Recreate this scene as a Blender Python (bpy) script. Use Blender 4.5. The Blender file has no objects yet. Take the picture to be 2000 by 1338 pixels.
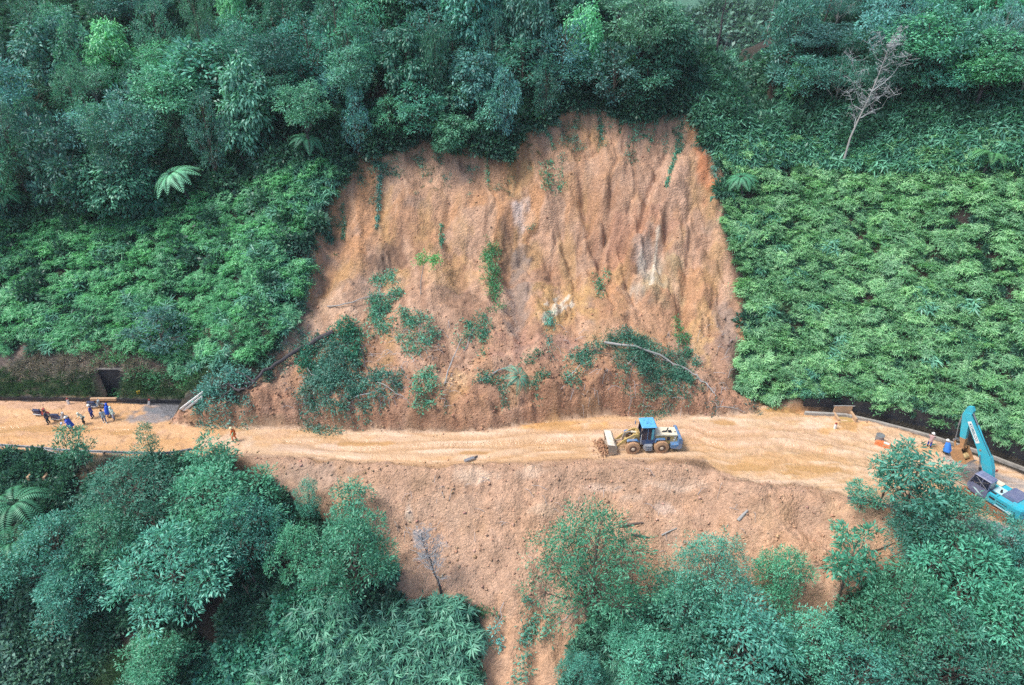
import bpy, bmesh, math, random, os
import numpy as np
from mathutils import Vector, Matrix, Euler

# ------------------------------------------------------------------ camera, sky, sun, exposure
SC = bpy.context.scene
COL = SC.collection
CAMZ, PITCH, FPX = 43.0, math.radians(30), 1333.0
cam = bpy.data.cameras.new("camera")
cam.lens, cam.sensor_width, cam.clip_end = 24.0, 36.0, 3000
camo = bpy.data.objects.new("camera", cam); COL.objects.link(camo)
camo.location = (0, 0, CAMZ); camo.rotation_euler = (math.radians(90) - PITCH, 0, 0)
SC.camera = camo
SUN_EL, SUN_AZ = math.radians(60), math.radians(255)      # azimuth from +y, clockwise
W = bpy.data.worlds.new("World"); SC.world = W; W.use_nodes = True
wn = W.node_tree.nodes; bg = wn["Background"]
sky = wn.new("ShaderNodeTexSky"); sky.sky_type = 'NISHITA'; sky.sun_disc = False
sky.sun_elevation = SUN_EL; sky.sun_rotation = SUN_AZ; sky.dust_density = 3.0; sky.air_density = 1.0
W.node_tree.links.new(sky.outputs[0], bg.inputs[0]); bg.inputs[1].default_value = 0.10
sl = bpy.data.lights.new("sun", 'SUN'); sl.energy = 1.5; sl.angle = math.radians(16); sl.color = (1, .95, .88)
so = bpy.data.objects.new("sun", sl); COL.objects.link(so)
d = Vector((math.sin(SUN_AZ) * math.cos(SUN_EL), math.cos(SUN_AZ) * math.cos(SUN_EL), math.sin(SUN_EL)))
so.rotation_euler = d.to_track_quat('Z', 'Y').to_euler(); so.location = (0, 0, 90)
SC.view_settings.view_transform = 'Standard'; SC.view_settings.look = 'None'
SC.view_settings.exposure = 1.33; SC.view_settings.gamma = 1.0
SC.cycles.max_bounces = 6; SC.cycles.diffuse_bounces = 2; SC.cycles.transmission_bounces = 3
SC.cycles.transparent_max_bounces = 6
try: SC.cycles.use_denoising = False
except Exception: pass

# ------------------------------------------------------------------ noise
def _h(xi, yi, s):
    h = (xi.astype(np.int64) * 374761393 + yi.astype(np.int64) * 668265263 + s * 1442695041) & 0xffffffff
    h = ((h ^ (h >> 13)) * 1274126177) & 0xffffffff
    return ((h ^ (h >> 16)) & 0xffffff) / float(0xffffff)
def vn(x, y, s=0):
    x = np.asarray(x, float); y = np.asarray(y, float)
    xi = np.floor(x); yi = np.floor(y); fx = x - xi; fy = y - yi
    fx = fx * fx * (3 - 2 * fx); fy = fy * fy * (3 - 2 * fy)
    a = _h(xi, yi, s); b = _h(xi + 1, yi, s); c = _h(xi, yi + 1, s); e = _h(xi + 1, yi + 1, s)
    return (a + (b - a) * fx) * (1 - fy) + (c + (e - c) * fx) * fy
def fbm(x, y, s=0, o=4, g=.5):
    t = 0; a = 1; n = 0
    for i in range(o):
        t = t + a * (vn(x * 2 ** i + 17.3 * i, y * 2 ** i - 9.1 * i, s + i) * 2 - 1); n += a; a *= g
    return t / n
def sst(a, b, x):
    t = np.clip((x - a) / (b - a), 0, 1); return t * t * (3 - 2 * t)

# ------------------------------------------------------------------ picture point -> world
CP, SP = math.cos(PITCH), math.sin(PITCH)
def ray(u, v):
    a = (np.asarray(u, float) - 1000) / FPX; b = (669 - np.asarray(v, float)) / FPX
    return a, b * SP + CP, b * CP - SP
def flat(u, v, z=0.0):
    a, dy, dz = ray(u, v); t = (z - CAMZ) / dz; return a * t, dy * t
FAR = [(-400, 768), (-150, 774), (0, 779), (150, 779), (240, 783), (310, 797), (335, 822), (360, 834), (480, 836), (600, 838), (800, 843),
       (960, 841), (1060, 824), (1180, 812), (1300, 812), (1420, 812), (1470, 806), (1490, 795), (1560, 794), (1640, 806), (1700, 824),
       (1800, 853), (1900, 889), (2000, 928), (2150, 985), (2400, 1075)]
NEAR = [(-400, 870), (-150, 876), (0, 880), (100, 886), (250, 893), (370, 894), (480, 888), (560, 893), (700, 905), (850, 910),
        (1000, 905), (1100, 898), (1375, 898), (1400, 920), (1440, 938), (1560, 944), (1640, 965), (1700, 985), (1850, 1026),
        (2000, 1078), (2150, 1135), (2400, 1240)]
HILL = [(-400, 766), (-150, 771), (0, 776), (300, 782), (600, 788), (1000, 794), (1480, 790), (1640, 799), (1700, 812), (1800, 838),
        (1900, 870), (2000, 908), (2150, 965), (2400, 1050)]
def line(pts):
    X, Y = flat([p[0] for p in pts], [p[1] for p in pts]); i = np.argsort(X); X, Y = X[i], Y[i]
    def f(x):
        r = np.interp(x, X, Y)
        r = np.where(x < X[0], Y[0] + (x - X[0]) * -.02, r)
        return np.where(x > X[-1], Y[-1] + (X[-1] - x) * .6, r)
    return f
yf, yn, yh = line(FAR), line(NEAR), line(HILL)

def hill(x, y):
    s = y - yh(x)
    wl = sst(-27, -34, x)
    zl = np.where(s < 4.3, .84 * s, 3.6 + .80 * (s - 4.3))
    zm = np.where(s < 30, .93 * s, 27.9 + .55 * (s - 30))
    wr = sst(28, 34, x)
    zr = (.9 + 1.2 * sst(31, 45, x)) * sst(0, .25, s) + .84 * s
    z = zl * wl + zm * (1 - wl) * (1 - wr) + zr * wr
    cap = 38 - 6.0 * sst(6, 18, x) * (1 - .9 * sst(44, 56, x)) - 8 * sst(27, 29.5, x) * (1 - sst(34, 37, x)) + 1.5 * fbm(x / 9, y / 9, 5, 3)
    z = np.where(z > cap - 3, cap - 3 * np.exp(-np.clip(z - cap + 3, 0, 60) / 3), z)
    z = z - np.clip(y - 118, 0, 80) * .28 - np.clip(y - 99, 0, 60) * .42 * sst(20, 26, x) * (1 - sst(40, 48, x))
    n = 1.5 * fbm(x / 14, y / 14, 11, 3)
    return z + n * sst(3, 12, s)
def down(x, y):
    s = yn(x) - y
    z = -.10 * s - .56 * np.clip(s - 1.2, 0, 24) - .28 * np.clip(s - 25, 0, 80)
    z = z + sst(2, 7, s) * (1.3 * fbm(x / 9 + 3, y / 9, 21, 3))
    return z
def debris(x, y):          # the apron of slipped soil, cut to a bank by the loader along the road
    s = y - yf(x)
    hb = (3.3 + .7 * fbm(x / 7, x * 0 + 2.2, 31, 2)) * sst(-38, -29, x) * (1 - .85 * sst(17, 26.5, x))
    lo = .9 * fbm(x / 2.1, x * 0 + 5, 34, 3) + .35
    bank = hb * (.8 + .5 * vn(x / 3.1, x * 0, 35)) * (.62 * sst(-.1 + lo * .3, .55 + lo * .6, s) + .38 * sst(.6 + lo, 1.3 + lo, s))
    return bank + .16 * np.clip(s - 1.5, 0, 3) + .66 * np.clip(s - 4.5, 0, 30) - 9 * sst(-35.5, -39, x) - 9 * sst(26, 29, x)
def hbase(x, y):
    x = np.asarray(x, float); y = np.asarray(y, float)
    h = hill(x, y); d = debris(x, y); dn = down(x, y)
    up = np.where(y > yh(x), h, 0)
    up = np.where(y > yf(x), np.maximum(up, d), np.minimum(up, 0) * 0)
    return np.where(y < yn(x), dn, up)
def march(u, v, h=0.0, f=None):
    f = f or hbase
    u = np.atleast_1d(np.asarray(u, float)); v = np.atleast_1d(np.asarray(v, float))
    a, dy, dz = ray(u, v); t = np.full(u.shape, 22.0); done = np.zeros(u.shape, bool)
    for k in range(420):
        z = CAMZ + dz * t; g = f(a * t, dy * t) + h
        done |= z <= g; t = np.where(done, t, t + .35)
        if done.all(): break
    lo = t - .35; hi = t
    for k in range(8):
        m = (lo + hi) / 2; below = CAMZ + dz * m <= f(a * m, dy * m) + h
        hi = np.where(below, m, hi); lo = np.where(below, lo, m)
    return a * hi, dy * hi, hi
def poly(pts):
    x, y, _ = march([p[0] for p in pts], [p[1] for p in pts]); return np.stack([x, y], 1)
def inside(x, y, P):
    r = np.zeros(np.shape(x), bool); n = len(P)
    for i in range(n):
        x1, y1 = P[i]; x2, y2 = P[(i + 1) % n]
        c = (y1 > y) != (y2 > y)
        r ^= c & (x < (x2 - x1) * (y - y1) / (y2 - y1 + 1e-12) + x1)
    return r
def segdist(x, y, P, closed=True):
    dm = np.full(np.shape(x), 1e9); n = len(P)
    for i in range(n if closed else n - 1):
        ax, ay = P[i]; bx, by = P[(i + 1) % n]; ex, ey = bx - ax, by - ay
        t = np.clip(((x - ax) * ex + (y - ay) * ey) / (ex * ex + ey * ey + 1e-9), 0, 1)
        dm = np.minimum(dm, np.hypot(x - ax - t * ex, y - ay - t * ey))
    return dm
def sdist(x, y, P):
    dd = segdist(x, y, P); return np.where(inside(x, y, P), dd, -dd)

SCAR = poly([(325, 822), (350, 800), (395, 790), (430, 780), (470, 772), (515, 730), (535, 680), (565, 615), (598, 560), (604, 470), (618, 420), (650, 388), (662, 345),
             (700, 308), (760, 288), (830, 278), (900, 283), (960, 300), (1010, 275), (1060, 252), (1090, 232), (1140, 210), (1180, 212),
             (1230, 232), (1290, 224), (1335, 222), (1372, 240), (1385, 290), (1400, 350), (1412, 430), (1420, 480), (1440, 520),
             (1455, 600), (1457, 680), (1432, 735), (1450, 775), (1484, 790), (1520, 800), (1520, 830), (800, 850), (345, 850)])
BARE = poly([(470, 880), (500, 930), (560, 975), (600, 1010), (690, 1010), (740, 1100), (780, 1170), (830, 1205), (890, 1185), (935, 1195),
             (925, 1260), (925, 1330), (930, 1500), (1130, 1500), (1110, 1330), (1120, 1260), (1200, 1200), (1300, 1190), (1480, 1260), (1600, 1255),
             (1650, 1190), (1720, 1120), (1800, 1090), (1790, 1040), (1730, 990), (1640, 962), (1500, 930), (1200, 885), (900, 890), (600, 880)])

# ------------------------------------------------------------------ terrain grid
def axis(a, b, st, lo, hi):
    c = np.arange(a, b + 1e-6, st); o1 = []; o2 = []
    p = a; s = st
    while p > lo: s *= 1.16; p -= s; o1.append(p)
    p = b; s = st
    while p < hi: s *= 1.16; p += s; o2.append(p)
    return np.array(o1[::-1] + list(c) + o2)
GX = axis(-62, 62, .19, -420, 420); GY = axis(27, 100, .19, -260, 150)
XX, YY = np.meshgrid(GX, GY)
H0 = hbase(XX, YY)
wob = (.7 + .9 * sst(70, 80, YY)) * fbm(XX / 1.9, YY / 1.9, 41, 4)
dS = sdist(XX, YY, SCAR) + wob
dB = sdist(XX, YY, BARE) + wob
sF = YY - yf(XX); sN = YY - yn(XX)
ROADM = (sF < .05 + .35 * fbm(XX / 1.3, YY / 1.3, 51, 3)) & (sN > -.1 + .4 * fbm(XX / 1.3, YY / 1.3, 52, 3))
en = .8 * fbm(XX / 1.7, YY / 1.7, 53, 4); wroad = sst(-.5, .3, sN + en) * (1 - sst(-.2, .4, sF + en * .6))
mS = sst(-.15, .5, dS) * (1 - wroad) * (YY > yn(XX) + 2); mB = sst(-.4, .6, dB) * (1 - wroad) * (YY < yn(XX) + 1)
soil = np.clip(mS + mB, 0, 1)
Z = H0.copy()
# carve the scar: the face lies below the old ground, deeper under the rim
tt = YY - yf(XX)
WX = XX + 1.6 * fbm(XX / 4.5, YY / 4.5, 60, 3)
Z -= mS * sst(4, 9, tt) * (.5 + 1.1 * sst(0, .9, dS) * sst(66, 76, YY) + .5 * sst(0, 2.2, dS) + 1.3 * fbm(XX / 7, YY / 8, 61, 3) + 1.3 * np.exp(-((XX - 4) / 9) ** 2 - ((YY - 76) / 7) ** 2))
gul = 1 - np.abs(fbm((WX + .16 * (YY - 70)) / 2.1, YY / 7, 63, 3)) * 2
upz = sst(66, 72, YY) * mS
Z -= upz * (.06 + .14 * sst(-2, 8, XX) * (.5 + vn(XX / 6, YY / 8, 64))) * np.clip(gul, 0, 1) ** 3 * sst(.5, 2.5, dS)
rg = 1 - np.abs(fbm((WX - .35 * (YY - 70)) / 3.4, YY / 12, 65, 3)) * 2
Z -= upz * .55 * np.clip(1 - 9 * np.abs(fbm(WX / 3.4, YY / 5.5, 66, 3)), 0, 1) * sst(-8, 2, XX); Z += upz * (.38 * fbm(WX / 3.2, YY / 1.5, 67, 4) + .25 * fbm(WX / 1.3, YY / 1.1, 68, 3))
Z += upz * .42 * (np.clip(rg, 0, 1) ** 2 - .4) * sst(2, 14, XX) * sst(.5, 3, dS)
def pline(pts):
    x, y, _ = march([p[0] for p in pts], [p[1] for p in pts]); return np.stack([x, y], 1)
WX = XX + 1.6 * fbm(XX / 4.5, YY / 4.5, 60, 3)
for pts, w, a in [([(1338, 290), (1300, 370), (1262, 440), (1235, 470)], 1.2, 1.0), ([(1345, 300), (1335, 420), (1300, 520), (1270, 560)], 1.5, 1.0),
                  ([(1285, 300), (1270, 350), (1250, 430)], .5, -1.2), ([(1150, 330), (1165, 420), (1180, 500)], .6, -1.1),
                  ([(1100, 400), (1120, 470), (1135, 540)], .45, -1.0), ([(1200, 320), (1190, 400), (1200, 470)], .5, -.9),
                  ([(1245, 430), (1232, 480), (1260, 550), (1310, 570)], .7, .9), ([(1350, 440), (1345, 520), (1335, 600)], .5, -.8),
                  ([(985, 480), (1010, 560), (1020, 640)], .9, -.9), ([(1130, 260), (1140, 330), (1150, 400)], .5, -1.1), ([(1310, 400), (1290, 480)], .35, -1.1), ([(1215, 440), (1230, 520), (1245, 560)], .35, -1.0), ([(1190, 400), (1175, 460)], .3, -1.0), ([(1400, 420), (1405, 500)], .5, .7), ([(1330, 560), (1345, 640), (1350, 700)], .5, -.9), ([(880, 330), (870, 430), (900, 520)], .8, -.8), ([(830, 520), (820, 600)], .6, -.6), ([(1060, 300), (1075, 400), (1100, 480)], .6, .8), ([(700, 340), (690, 420), (700, 500)], .7, .6), ([(1230, 600), (1240, 650)], .5, -.8), ([(1000, 690), (940, 720)], .8, .6), ([(955, 470), (945, 600)], .8, .5), ([(750, 330), (740, 420)], .6, -.5),
                  ([(1380, 560), (1410, 640), (1420, 720)], .8, .6), ([(640, 430), (610, 560), (560, 640)], .6, -.6),
                  ([(760, 420), (780, 470), (760, 500)], 1.0, -.7), ([(990, 420), (1000, 460)], 1.0, -.8),
                  ([(1060, 1180), (1040, 1260), (1045, 1400)], .5, -.6), ([(1130, 1080), (1060, 1170), (1030, 1250)], .7, -.6),
                  ([(980, 1180), (970, 1338)], 1.2, -.5), ([(1480, 990), (1560, 1090), (1620, 1150)], 1.6, .9),
                  ([(1690, 1000), (1760, 1060), (1790, 1090)], 1.6, .8), ([(1560, 1010), (1640, 1090)], 1.0, -.8),
                  ([(560, 905), (1000, 925), (1350, 915), (1430, 960), (1600, 990)], .9, .45)]:
    L = pline(pts); a = a * .85; w = w * (.75 if a < -1 else 1)
    dd = segdist(XX, YY, L, False) + .5 * fbm(XX / .9, YY / .9, 71, 3) * (w + .2)
    Z += a * np.exp(-(np.clip(dd, 0, 99) / w) ** 2) * np.clip(soil + .1, 0, 1)
Z += mB * (sF < 0) * sst(-1, -4, sN) * (.75 * fbm(XX / 4.2, YY / 3.4, 141, 3) + .35 * np.abs(fbm(WX / 2.2, YY / 2.2, 142, 3)) * 1.5) - mB * .3 * np.clip(1 - 3 * np.abs(fbm(WX / 1.7, YY / 5, 143, 3)), 0, 1) * sst(44, 40, YY)
# rock outcrops
for u, v, ru, a in [(1268, 500, 3.2, .5), (1095, 575, 2.6, .45), (1019, 365, 1.5, .35), (1000, 440, 2.2, .5), (760, 475, 2.2, .45), (1380, 620, 2.5, .4), (930, 933, 1.6, .3), (1040, 920, 1.6, .3), (798, 1000, .9, .3)]:
    x0, y0, _ = march([u], [v]); Z += soil * a * np.exp(-((XX - x0[0]) ** 2 + (YY - y0[0]) ** 2) / ru ** 2) * (np.abs(fbm(WX / .9, YY / 1.8, u, 4)) * 3 - .7)
# lumps and clods of the loose soil
rough = soil * (.42 + .58 * sst(8, 3, tt) * sst(-4, 0, sF) + .3 * (YY > yf(XX))) * (1 - .75 * np.exp(-((XX - 1.5) / 3.0) ** 2) * sst(43, 38, YY))
Z += rough * (.48 * fbm(XX / 1.6, YY / 1.6, 81, 3) + .13 * np.abs(fbm(XX / .55, YY / .55, 83, 2)) * 1.6)
Z += rough * .10 * fbm(XX / .3, YY / .3, 84, 1)
bankm = soil * sst(-.3, .3, tt) * sst(3.6, 1.8, tt)
Z += bankm * (.75 * fbm(WX / 1.35 + 3 * fbm(XX / 5, YY / 5, 185, 2), YY / 1.3 + WX / 3, 85, 4) - .3 * np.clip(1 - 3 * np.abs(fbm(WX / 2.3, YY / 3 + XX / 5, 86, 3)), 0, 1))
# road mud: ruts, tyre lug marks, footprints
cen = (yf(XX) + yn(XX)) / 2; off = YY - cen
rm = wroad
Z += rm * (.05 * fbm(XX / 2.3, YY / 1.0, 91, 3) + .025 * fbm(XX / .5, YY / .35, 92, 2))
lat = off + .25 * fbm(XX / 9, XX * 0, 93, 2)
RUT = 0
for c0, wd, dp in [(-1.9, .28, .17), (.05, .3, .19), (1.2, .25, .12), (-.9, .22, .12), (-3.2, .25, .12), (2.2, .3, .12), (-.3, .2, .1), (-2.6, .22, .1)]:
    g = np.exp(-((lat - c0 - 1.1 * fbm(XX / 12 + c0 * 7, XX * 0, 94, 3)) / wd) ** 2) * rm * sst(-27, -18, XX); RUT = RUT + g
    Z -= g * dp * (1 + .0 * XX); Z += g * .05 * .6 * (np.sin(XX * 2 * math.pi / .42 + np.abs(lat - c0) * 9) > .2)
for pts in ([(1340, 852), (1500, 860), (1700, 905), (1850, 945)], [(1340, 874), (1500, 885), (1650, 930), (1800, 975)], [(1330, 860), (1520, 890), (1680, 950)], [(1380, 845), (1560, 850), (1720, 880), (1900, 935)], [(1050, 845), (1180, 838)], [(700, 880), (1000, 862), (1180, 868)], [(560, 862), (900, 868), (1170, 880)], [(1480, 830), (1640, 845), (1760, 880)]):
    dd = segdist(XX, YY, pline(pts), False); g = np.exp(-(dd / .26) ** 2) * rm; Z -= g * .11; Z += g * .07 * (np.sin(XX * 2 * math.pi / .5 + dd * 10) > 0); RUT = RUT + g * .8
Z += rm * .13 * np.exp(-((lat - .75) / .3) ** 2) * sst(-14, -8, XX) * vn(XX / 1.5, YY / .5, 95)
ft = vn(XX / .36, YY / .42, 96); Z -= rm * .09 * sst(.74, .88, ft) * (sst(-26, -31, XX) + .7 * sst(24, 30, XX))
Z += rm * (.22 * np.clip(fbm(XX / 1.1, YY / .8, 97, 4), 0, 1) * sst(15, 22, XX) + .07 * np.abs(fbm(XX / .8, YY / .5, 197, 3)) + .10 * np.clip(fbm(XX / 2, YY / 1.2, 198, 4), 0, 1) * sst(-20, -30, XX))
Z += rm * .14 * np.abs(fbm(XX / .5, YY / .5, 98, 2)) * (sst(.9, .0, -sF - .0) + sst(1.2, 0, sN)) * sst(-33, -28, XX)
PUD = np.zeros_like(Z)
for u, v, ru, rv in [(1540, 802, 46, 6), (1655, 830, 22, 7), (1470, 912, 45, 8), (1575, 915, 60, 10), (1100, 828, 60, 5), (60, 838, 70, 6), (250, 845, 40, 6), (700, 866, 60, 4), (1420, 826, 30, 5), (930, 884, 60, 4)]:
    x0, y0, _ = march([u, u + ru, u], [v, v, v - rv]); q = np.hypot((XX - x0[0]) / (x0[1] - x0[0]), (YY - y0[0]) / (y0[2] - y0[0])) + 1.1 * fbm(XX / 1.4, YY / .8, int(u) + 3, 4); PUD = np.maximum(PUD, sst(1.05, .75, q) * rm)
Z = Z * (1 - PUD) + PUD * -.045
# ditch on both sides, culvert pit
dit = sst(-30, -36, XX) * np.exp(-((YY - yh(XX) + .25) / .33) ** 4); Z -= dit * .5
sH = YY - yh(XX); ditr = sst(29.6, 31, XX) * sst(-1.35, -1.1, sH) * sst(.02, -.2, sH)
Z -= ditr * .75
PITX, PITY = flat(208, 776)
pit = (np.abs(XX - PITX) < 1.55) & (YY > PITY - .25) & (YY < PITY + 2.3)
Z = np.where(pit, -1.3, Z)
wild = (1 - soil) * (1 - rm) * ((YY > yh(XX) + .4) | (YY < yn(XX) - .3)) * (~pit)
Z += wild * .25 * fbm(XX / .8, YY / .8, 99, 3)

def gsample(x, y, G=None):
    G = Z if G is None else G
    x = np.asarray(x, float); y = np.asarray(y, float)
    i = np.clip(np.searchsorted(GX, x) - 1, 0, len(GX) - 2); j = np.clip(np.searchsorted(GY, y) - 1, 0, len(GY) - 2)
    fx = np.clip((x - GX[i]) / (GX[i + 1] - GX[i]), 0, 1); fy = np.clip((y - GY[j]) / (GY[j + 1] - GY[j]), 0, 1)
    return (G[j, i] * (1 - fx) + G[j, i + 1] * fx) * (1 - fy) + (G[j + 1, i] * (1 - fx) + G[j + 1, i + 1] * fx) * fy
def P(u, v, h=0.0):
    x, y, t = march([u], [v], h, gsample); return float(x[0]), float(y[0]), float(gsample(x, y)[0]), float(t[0])
def PA(us, vs, h=0.0):
    x, y, t = march(us, vs, h, gsample); return x, y, gsample(x, y)
def zat(x, y): return float(gsample([x], [y])[0])

# ------------------------------------------------------------------ soil colours (what the soil itself is)
def C(*c): return np.array(c)
ORANGE, PINK, BROWN = C(.40, .225, .125), C(.44, .28, .195), C(.26, .155, .10)
GREYB, YELLOW, WHITE, DARK = C(.25, .195, .165), C(.44, .275, .12), C(.66, .57, .47), C(.085, .06, .05)
MUD, MUDWET, LITTER, ASPH = C(.54, .37, .235), C(.49, .29, .135), C(.04, .033, .028), C(.15, .165, .19)
colr = np.zeros(XX.shape + (3,)); colr[:] = LITTER
def mixc(m, c):
    global colr
    m = np.clip(m, 0, 1)[..., None]; colr = colr * (1 - m) + c * m
n1 = fbm(XX / 5, YY / 7, 101, 4); n2 = fbm(XX / 2.2, YY / 3.5, 102, 4); n3 = fbm(XX / .5, YY / .5, 103, 3)
colS = np.zeros_like(colr); colS[:] = ORANGE; keep = colr; colr = colS
nb_ = fbm(WX / 6.5, YY / 6.5, 151, 4); mixc(sst(.0, .12, nb_) * .55, C(.47, .245, .12)); mixc(sst(.08, .2, fbm(WX / 5 + 9, YY / 6, 152, 4)) * .6, C(.40, .27, .20)); mixc(sst(.12, .22, fbm(WX / 4, YY / 5, 153, 4)) * .5, C(.30, .175, .115))
mixc(sst(-.1, .5, n1) * .6, PINK); mixc(sst(.05, .5, n2) * .55, BROWN); mixc(sst(.1, .5, -n2 - .2 * n1) * .5, YELLOW)
mixc(sst(.2, .6, fbm(XX / 3, YY / 3, 104, 4)) * .5, GREYB)
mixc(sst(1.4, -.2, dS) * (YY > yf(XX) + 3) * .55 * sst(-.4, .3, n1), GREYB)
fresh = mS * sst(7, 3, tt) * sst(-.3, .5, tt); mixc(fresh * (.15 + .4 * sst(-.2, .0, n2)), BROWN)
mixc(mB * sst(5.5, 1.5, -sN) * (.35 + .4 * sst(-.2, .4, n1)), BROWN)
mixc(mB * sst(30, 8, XX) * sst(38, 34, YY) * .6, ORANGE)
def blob(u, v, ru, rv, c, k=.8, f=.45):
    x0, y0, _ = march([u, u + ru, u], [v, v, v - rv]); rx = x0[1] - x0[0]; ry = y0[2] - y0[0]
    q = np.hypot((XX - x0[0]) / rx, (YY - y0[0]) / ry) + f * fbm(XX / 1.1, YY / 1.1, int(u) + 7, 4) * 2
    mixc(sst(1.15, .55, q) * k, c)
for a in [(760, 475, 45, 45, DARK, .55), (1000, 440, 38, 45, DARK, .65), (915, 590, 45, 38, BROWN, .9), (700, 560, 60, 60, GREYB, .4),
          (1010, 560, 26, 120, GREYB, .75), (1268, 500, 40, 70, C(.36, .31, .25), .85), (1300, 520, 45, 60, C(.38, .30, .17), .6),
          (1262, 470, 18, 35, C(.50, .43, .36), .7), (1290, 470, 8, 40, C(.52, .46, .38), .6), (1110, 560, 60, 45, YELLOW, .8), (1075, 590, 25, 30, YELLOW, .7),
          (1375, 640, 32, 60, YELLOW, .7), (1019, 365, 17, 30, C(.55, .46, .42), .85), (1310, 340, 35, 90, PINK, .8), (880, 500, 70, 50, YELLOW, .45),
          (770, 510, 30, 25, YELLOW, .6), (600, 640, 60, 40, C(.48, .33, .24), .7), (640, 580, 50, 40, C(.45, .31, .22), .7), (585, 600, 26, 60, GREYB, .6),
          (1425, 640, 24, 90, GREYB, .75), (1440, 700, 22, 50, DARK, .6), (430, 830, 110, 22, GREYB, .8), (600, 800, 90, 20, GREYB, .65),
          (860, 685, 45, 30, BROWN, .9), (900, 740, 40, 14, C(.55, .36, .21), .9), (1170, 760, 180, 30, C(.36, .19, .12), .6), (1310, 790, 100, 18, BROWN, .6),
          (1050, 660, 90, 50, C(.30, .16, .12), .5), (1240, 610, 120, 30, ORANGE, .6), (1385, 300, 25, 60, C(.42, .17, .08), .8),
          (1250, 420, 80, 60, C(.33, .17, .12), .45), (1480, 770, 25, 12, DARK, .5), (700, 690, 90, 40, BROWN, .5),
          (930, 933, 32, 17, C(.62, .48, .36), .8), (905, 920, 20, 12, C(.6, .45, .33), .5), (1040, 920, 34, 17, C(.62, .47, .35), .75), (1165, 953, 45, 8, C(.6, .5, .42), .5), (798, 1000, 9, 24, WHITE, .95), (818, 1045, 10, 20, C(.6, .56, .56), .9),
          (1225, 975, 26, 10, C(.6, .48, .38), .4), (1290, 992, 22, 16, C(.6, .52, .47), .5), (1060, 1000, 26, 10, C(.5, .36, .25), .8), (880, 990, 80, 40, C(.36, .25, .18), .6), (1240, 930, 120, 18, C(.30, .18, .11), .6), (600, 930, 90, 24, GREYB, .7),
          (960, 1080, 50, 30, BROWN, .5), (1330, 950, 60, 12, WHITE, .4), (1480, 930, 60, 25, BROWN, .7), (1330, 925, 70, 18, BROWN, .6), (1560, 980, 120, 20, C(.36, .19, .10), .6),
          (1570, 1130, 40, 30, PINK, .7), (1590, 1120, 14, 16, C(.2, .15, .12), .6), (1640, 1000, 60, 20, C(.48, .29, .16), .7), (1740, 1060, 60, 30, C(.46, .26, .14), .7),
          (1030, 1250, 90, 90, C(.43, .235, .13), .85), (840, 1170, 40, 20, C(.46, .24, .13), .8), (1500, 1120, 60, 40, C(.45, .25, .15), .6)]:
    blob(*a)
for pts, w in [([(1062, 605), (1085, 575), (1112, 545)], .28), ([(1085, 590), (1108, 570), (1120, 560)], .22), ([(1060, 575), (1072, 560)], .12), ([(1085, 550), (1092, 540)], .12),
               ([(1288, 430), (1283, 480), (1272, 540)], .16)]:
    L = pline(pts); dd = segdist(XX, YY, L, False) + .25 * fbm(XX / .5, YY / .5, 75, 3); mixc(sst(w * 1.3, w * .5, dd), C(.54, .47, .37))
mixc(sst(.1, .5, fbm((WX + .16 * (YY - 70)) / 1.6, YY / 5, 121, 4)) * .5 * (YY > yf(XX)), C(.23, .13, .085)); mixc(sst(.15, .5, fbm((WX + .16 * (YY - 70)) / 1.2, YY / 4, 125, 4)) * .5 * (YY > yf(XX)), C(.52, .34, .23))
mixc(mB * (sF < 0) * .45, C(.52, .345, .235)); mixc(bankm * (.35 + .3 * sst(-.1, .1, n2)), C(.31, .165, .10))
colS = colr * (1 + .28 * n3[..., None] + .12 * n2[..., None]); colr = keep
# plain hillside ground
wetsh = (YY > yf(XX) - .2) & (YY < yh(XX) + .1) & (XX < -28) & (H0 < .12)
mixc(sst(-.2, .5, n1) * .6, C(.055, .048, .03))
bankL = sst(-27, -31, XX) * sst(-.3, .4, sH) * sst(5.6, 4.0, sH)
mixc(bankL * .85, C(.17, .135, .12)); mixc(bankL * sst(2.6, 1.0, sH + n2) * .8, C(.10, .12, .065)); mixc(bankL * sst(0, .5, n2) * .6, C(.21, .145, .115))
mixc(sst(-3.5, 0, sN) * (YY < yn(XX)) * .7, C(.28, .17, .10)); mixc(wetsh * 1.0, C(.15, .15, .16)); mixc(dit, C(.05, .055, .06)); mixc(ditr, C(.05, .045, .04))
keep = colr; colr = colr * 0 + MUD
mixc(sst(-.1, .45, fbm(XX / 5, YY / 1.6, 111, 4)) * .75, MUDWET); mixc(sst(.1, .6, fbm(XX / 3, YY / .8, 112, 4)) * .55, C(.50, .33, .22))
mixc(sst(-27, -31, XX) * .6, C(.56, .31, .135)); mixc(sst(.1, .6, fbm(XX / 2, YY / 2, 113, 3)) * sst(-29, -33, XX) * .5, C(.42, .26, .18))
for a in [(1350, 850, 260, 22, C(.55, .35, .23), .6), (1560, 860, 110, 30, C(.58, .40, .28), .6), (1560, 905, 120, 30, MUDWET, .8), (1100, 830, 90, 8, C(.55, .29, .09), .8), (1540, 800, 60, 9, C(.50, .24, .07), .9), (1650, 832, 60, 16, C(.55, .30, .11), .8),
          (1900, 930, 60, 30, C(.33, .29, .27), .6), (440, 862, 50, 14, C(.56, .41, .29), .8), (300, 815, 40, 16, C(.24, .22, .22), .9),
          (320, 800, 45, 14, C(.16, .17, .19), .95), (375, 800, 25, 12, C(.2, .19, .19), .8), (100, 790, 130, 14, C(.46, .29, .21), .6), (600, 875, 90, 12, C(.52, .38, .29), .6)]:
    blob(*a)
dkr = segdist(XX, YY, pline([(1925, 1035), (2010, 1066)]), False); mixc(sst(1.9, 1.2, dkr + .5 * n2), ASPH)
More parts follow.
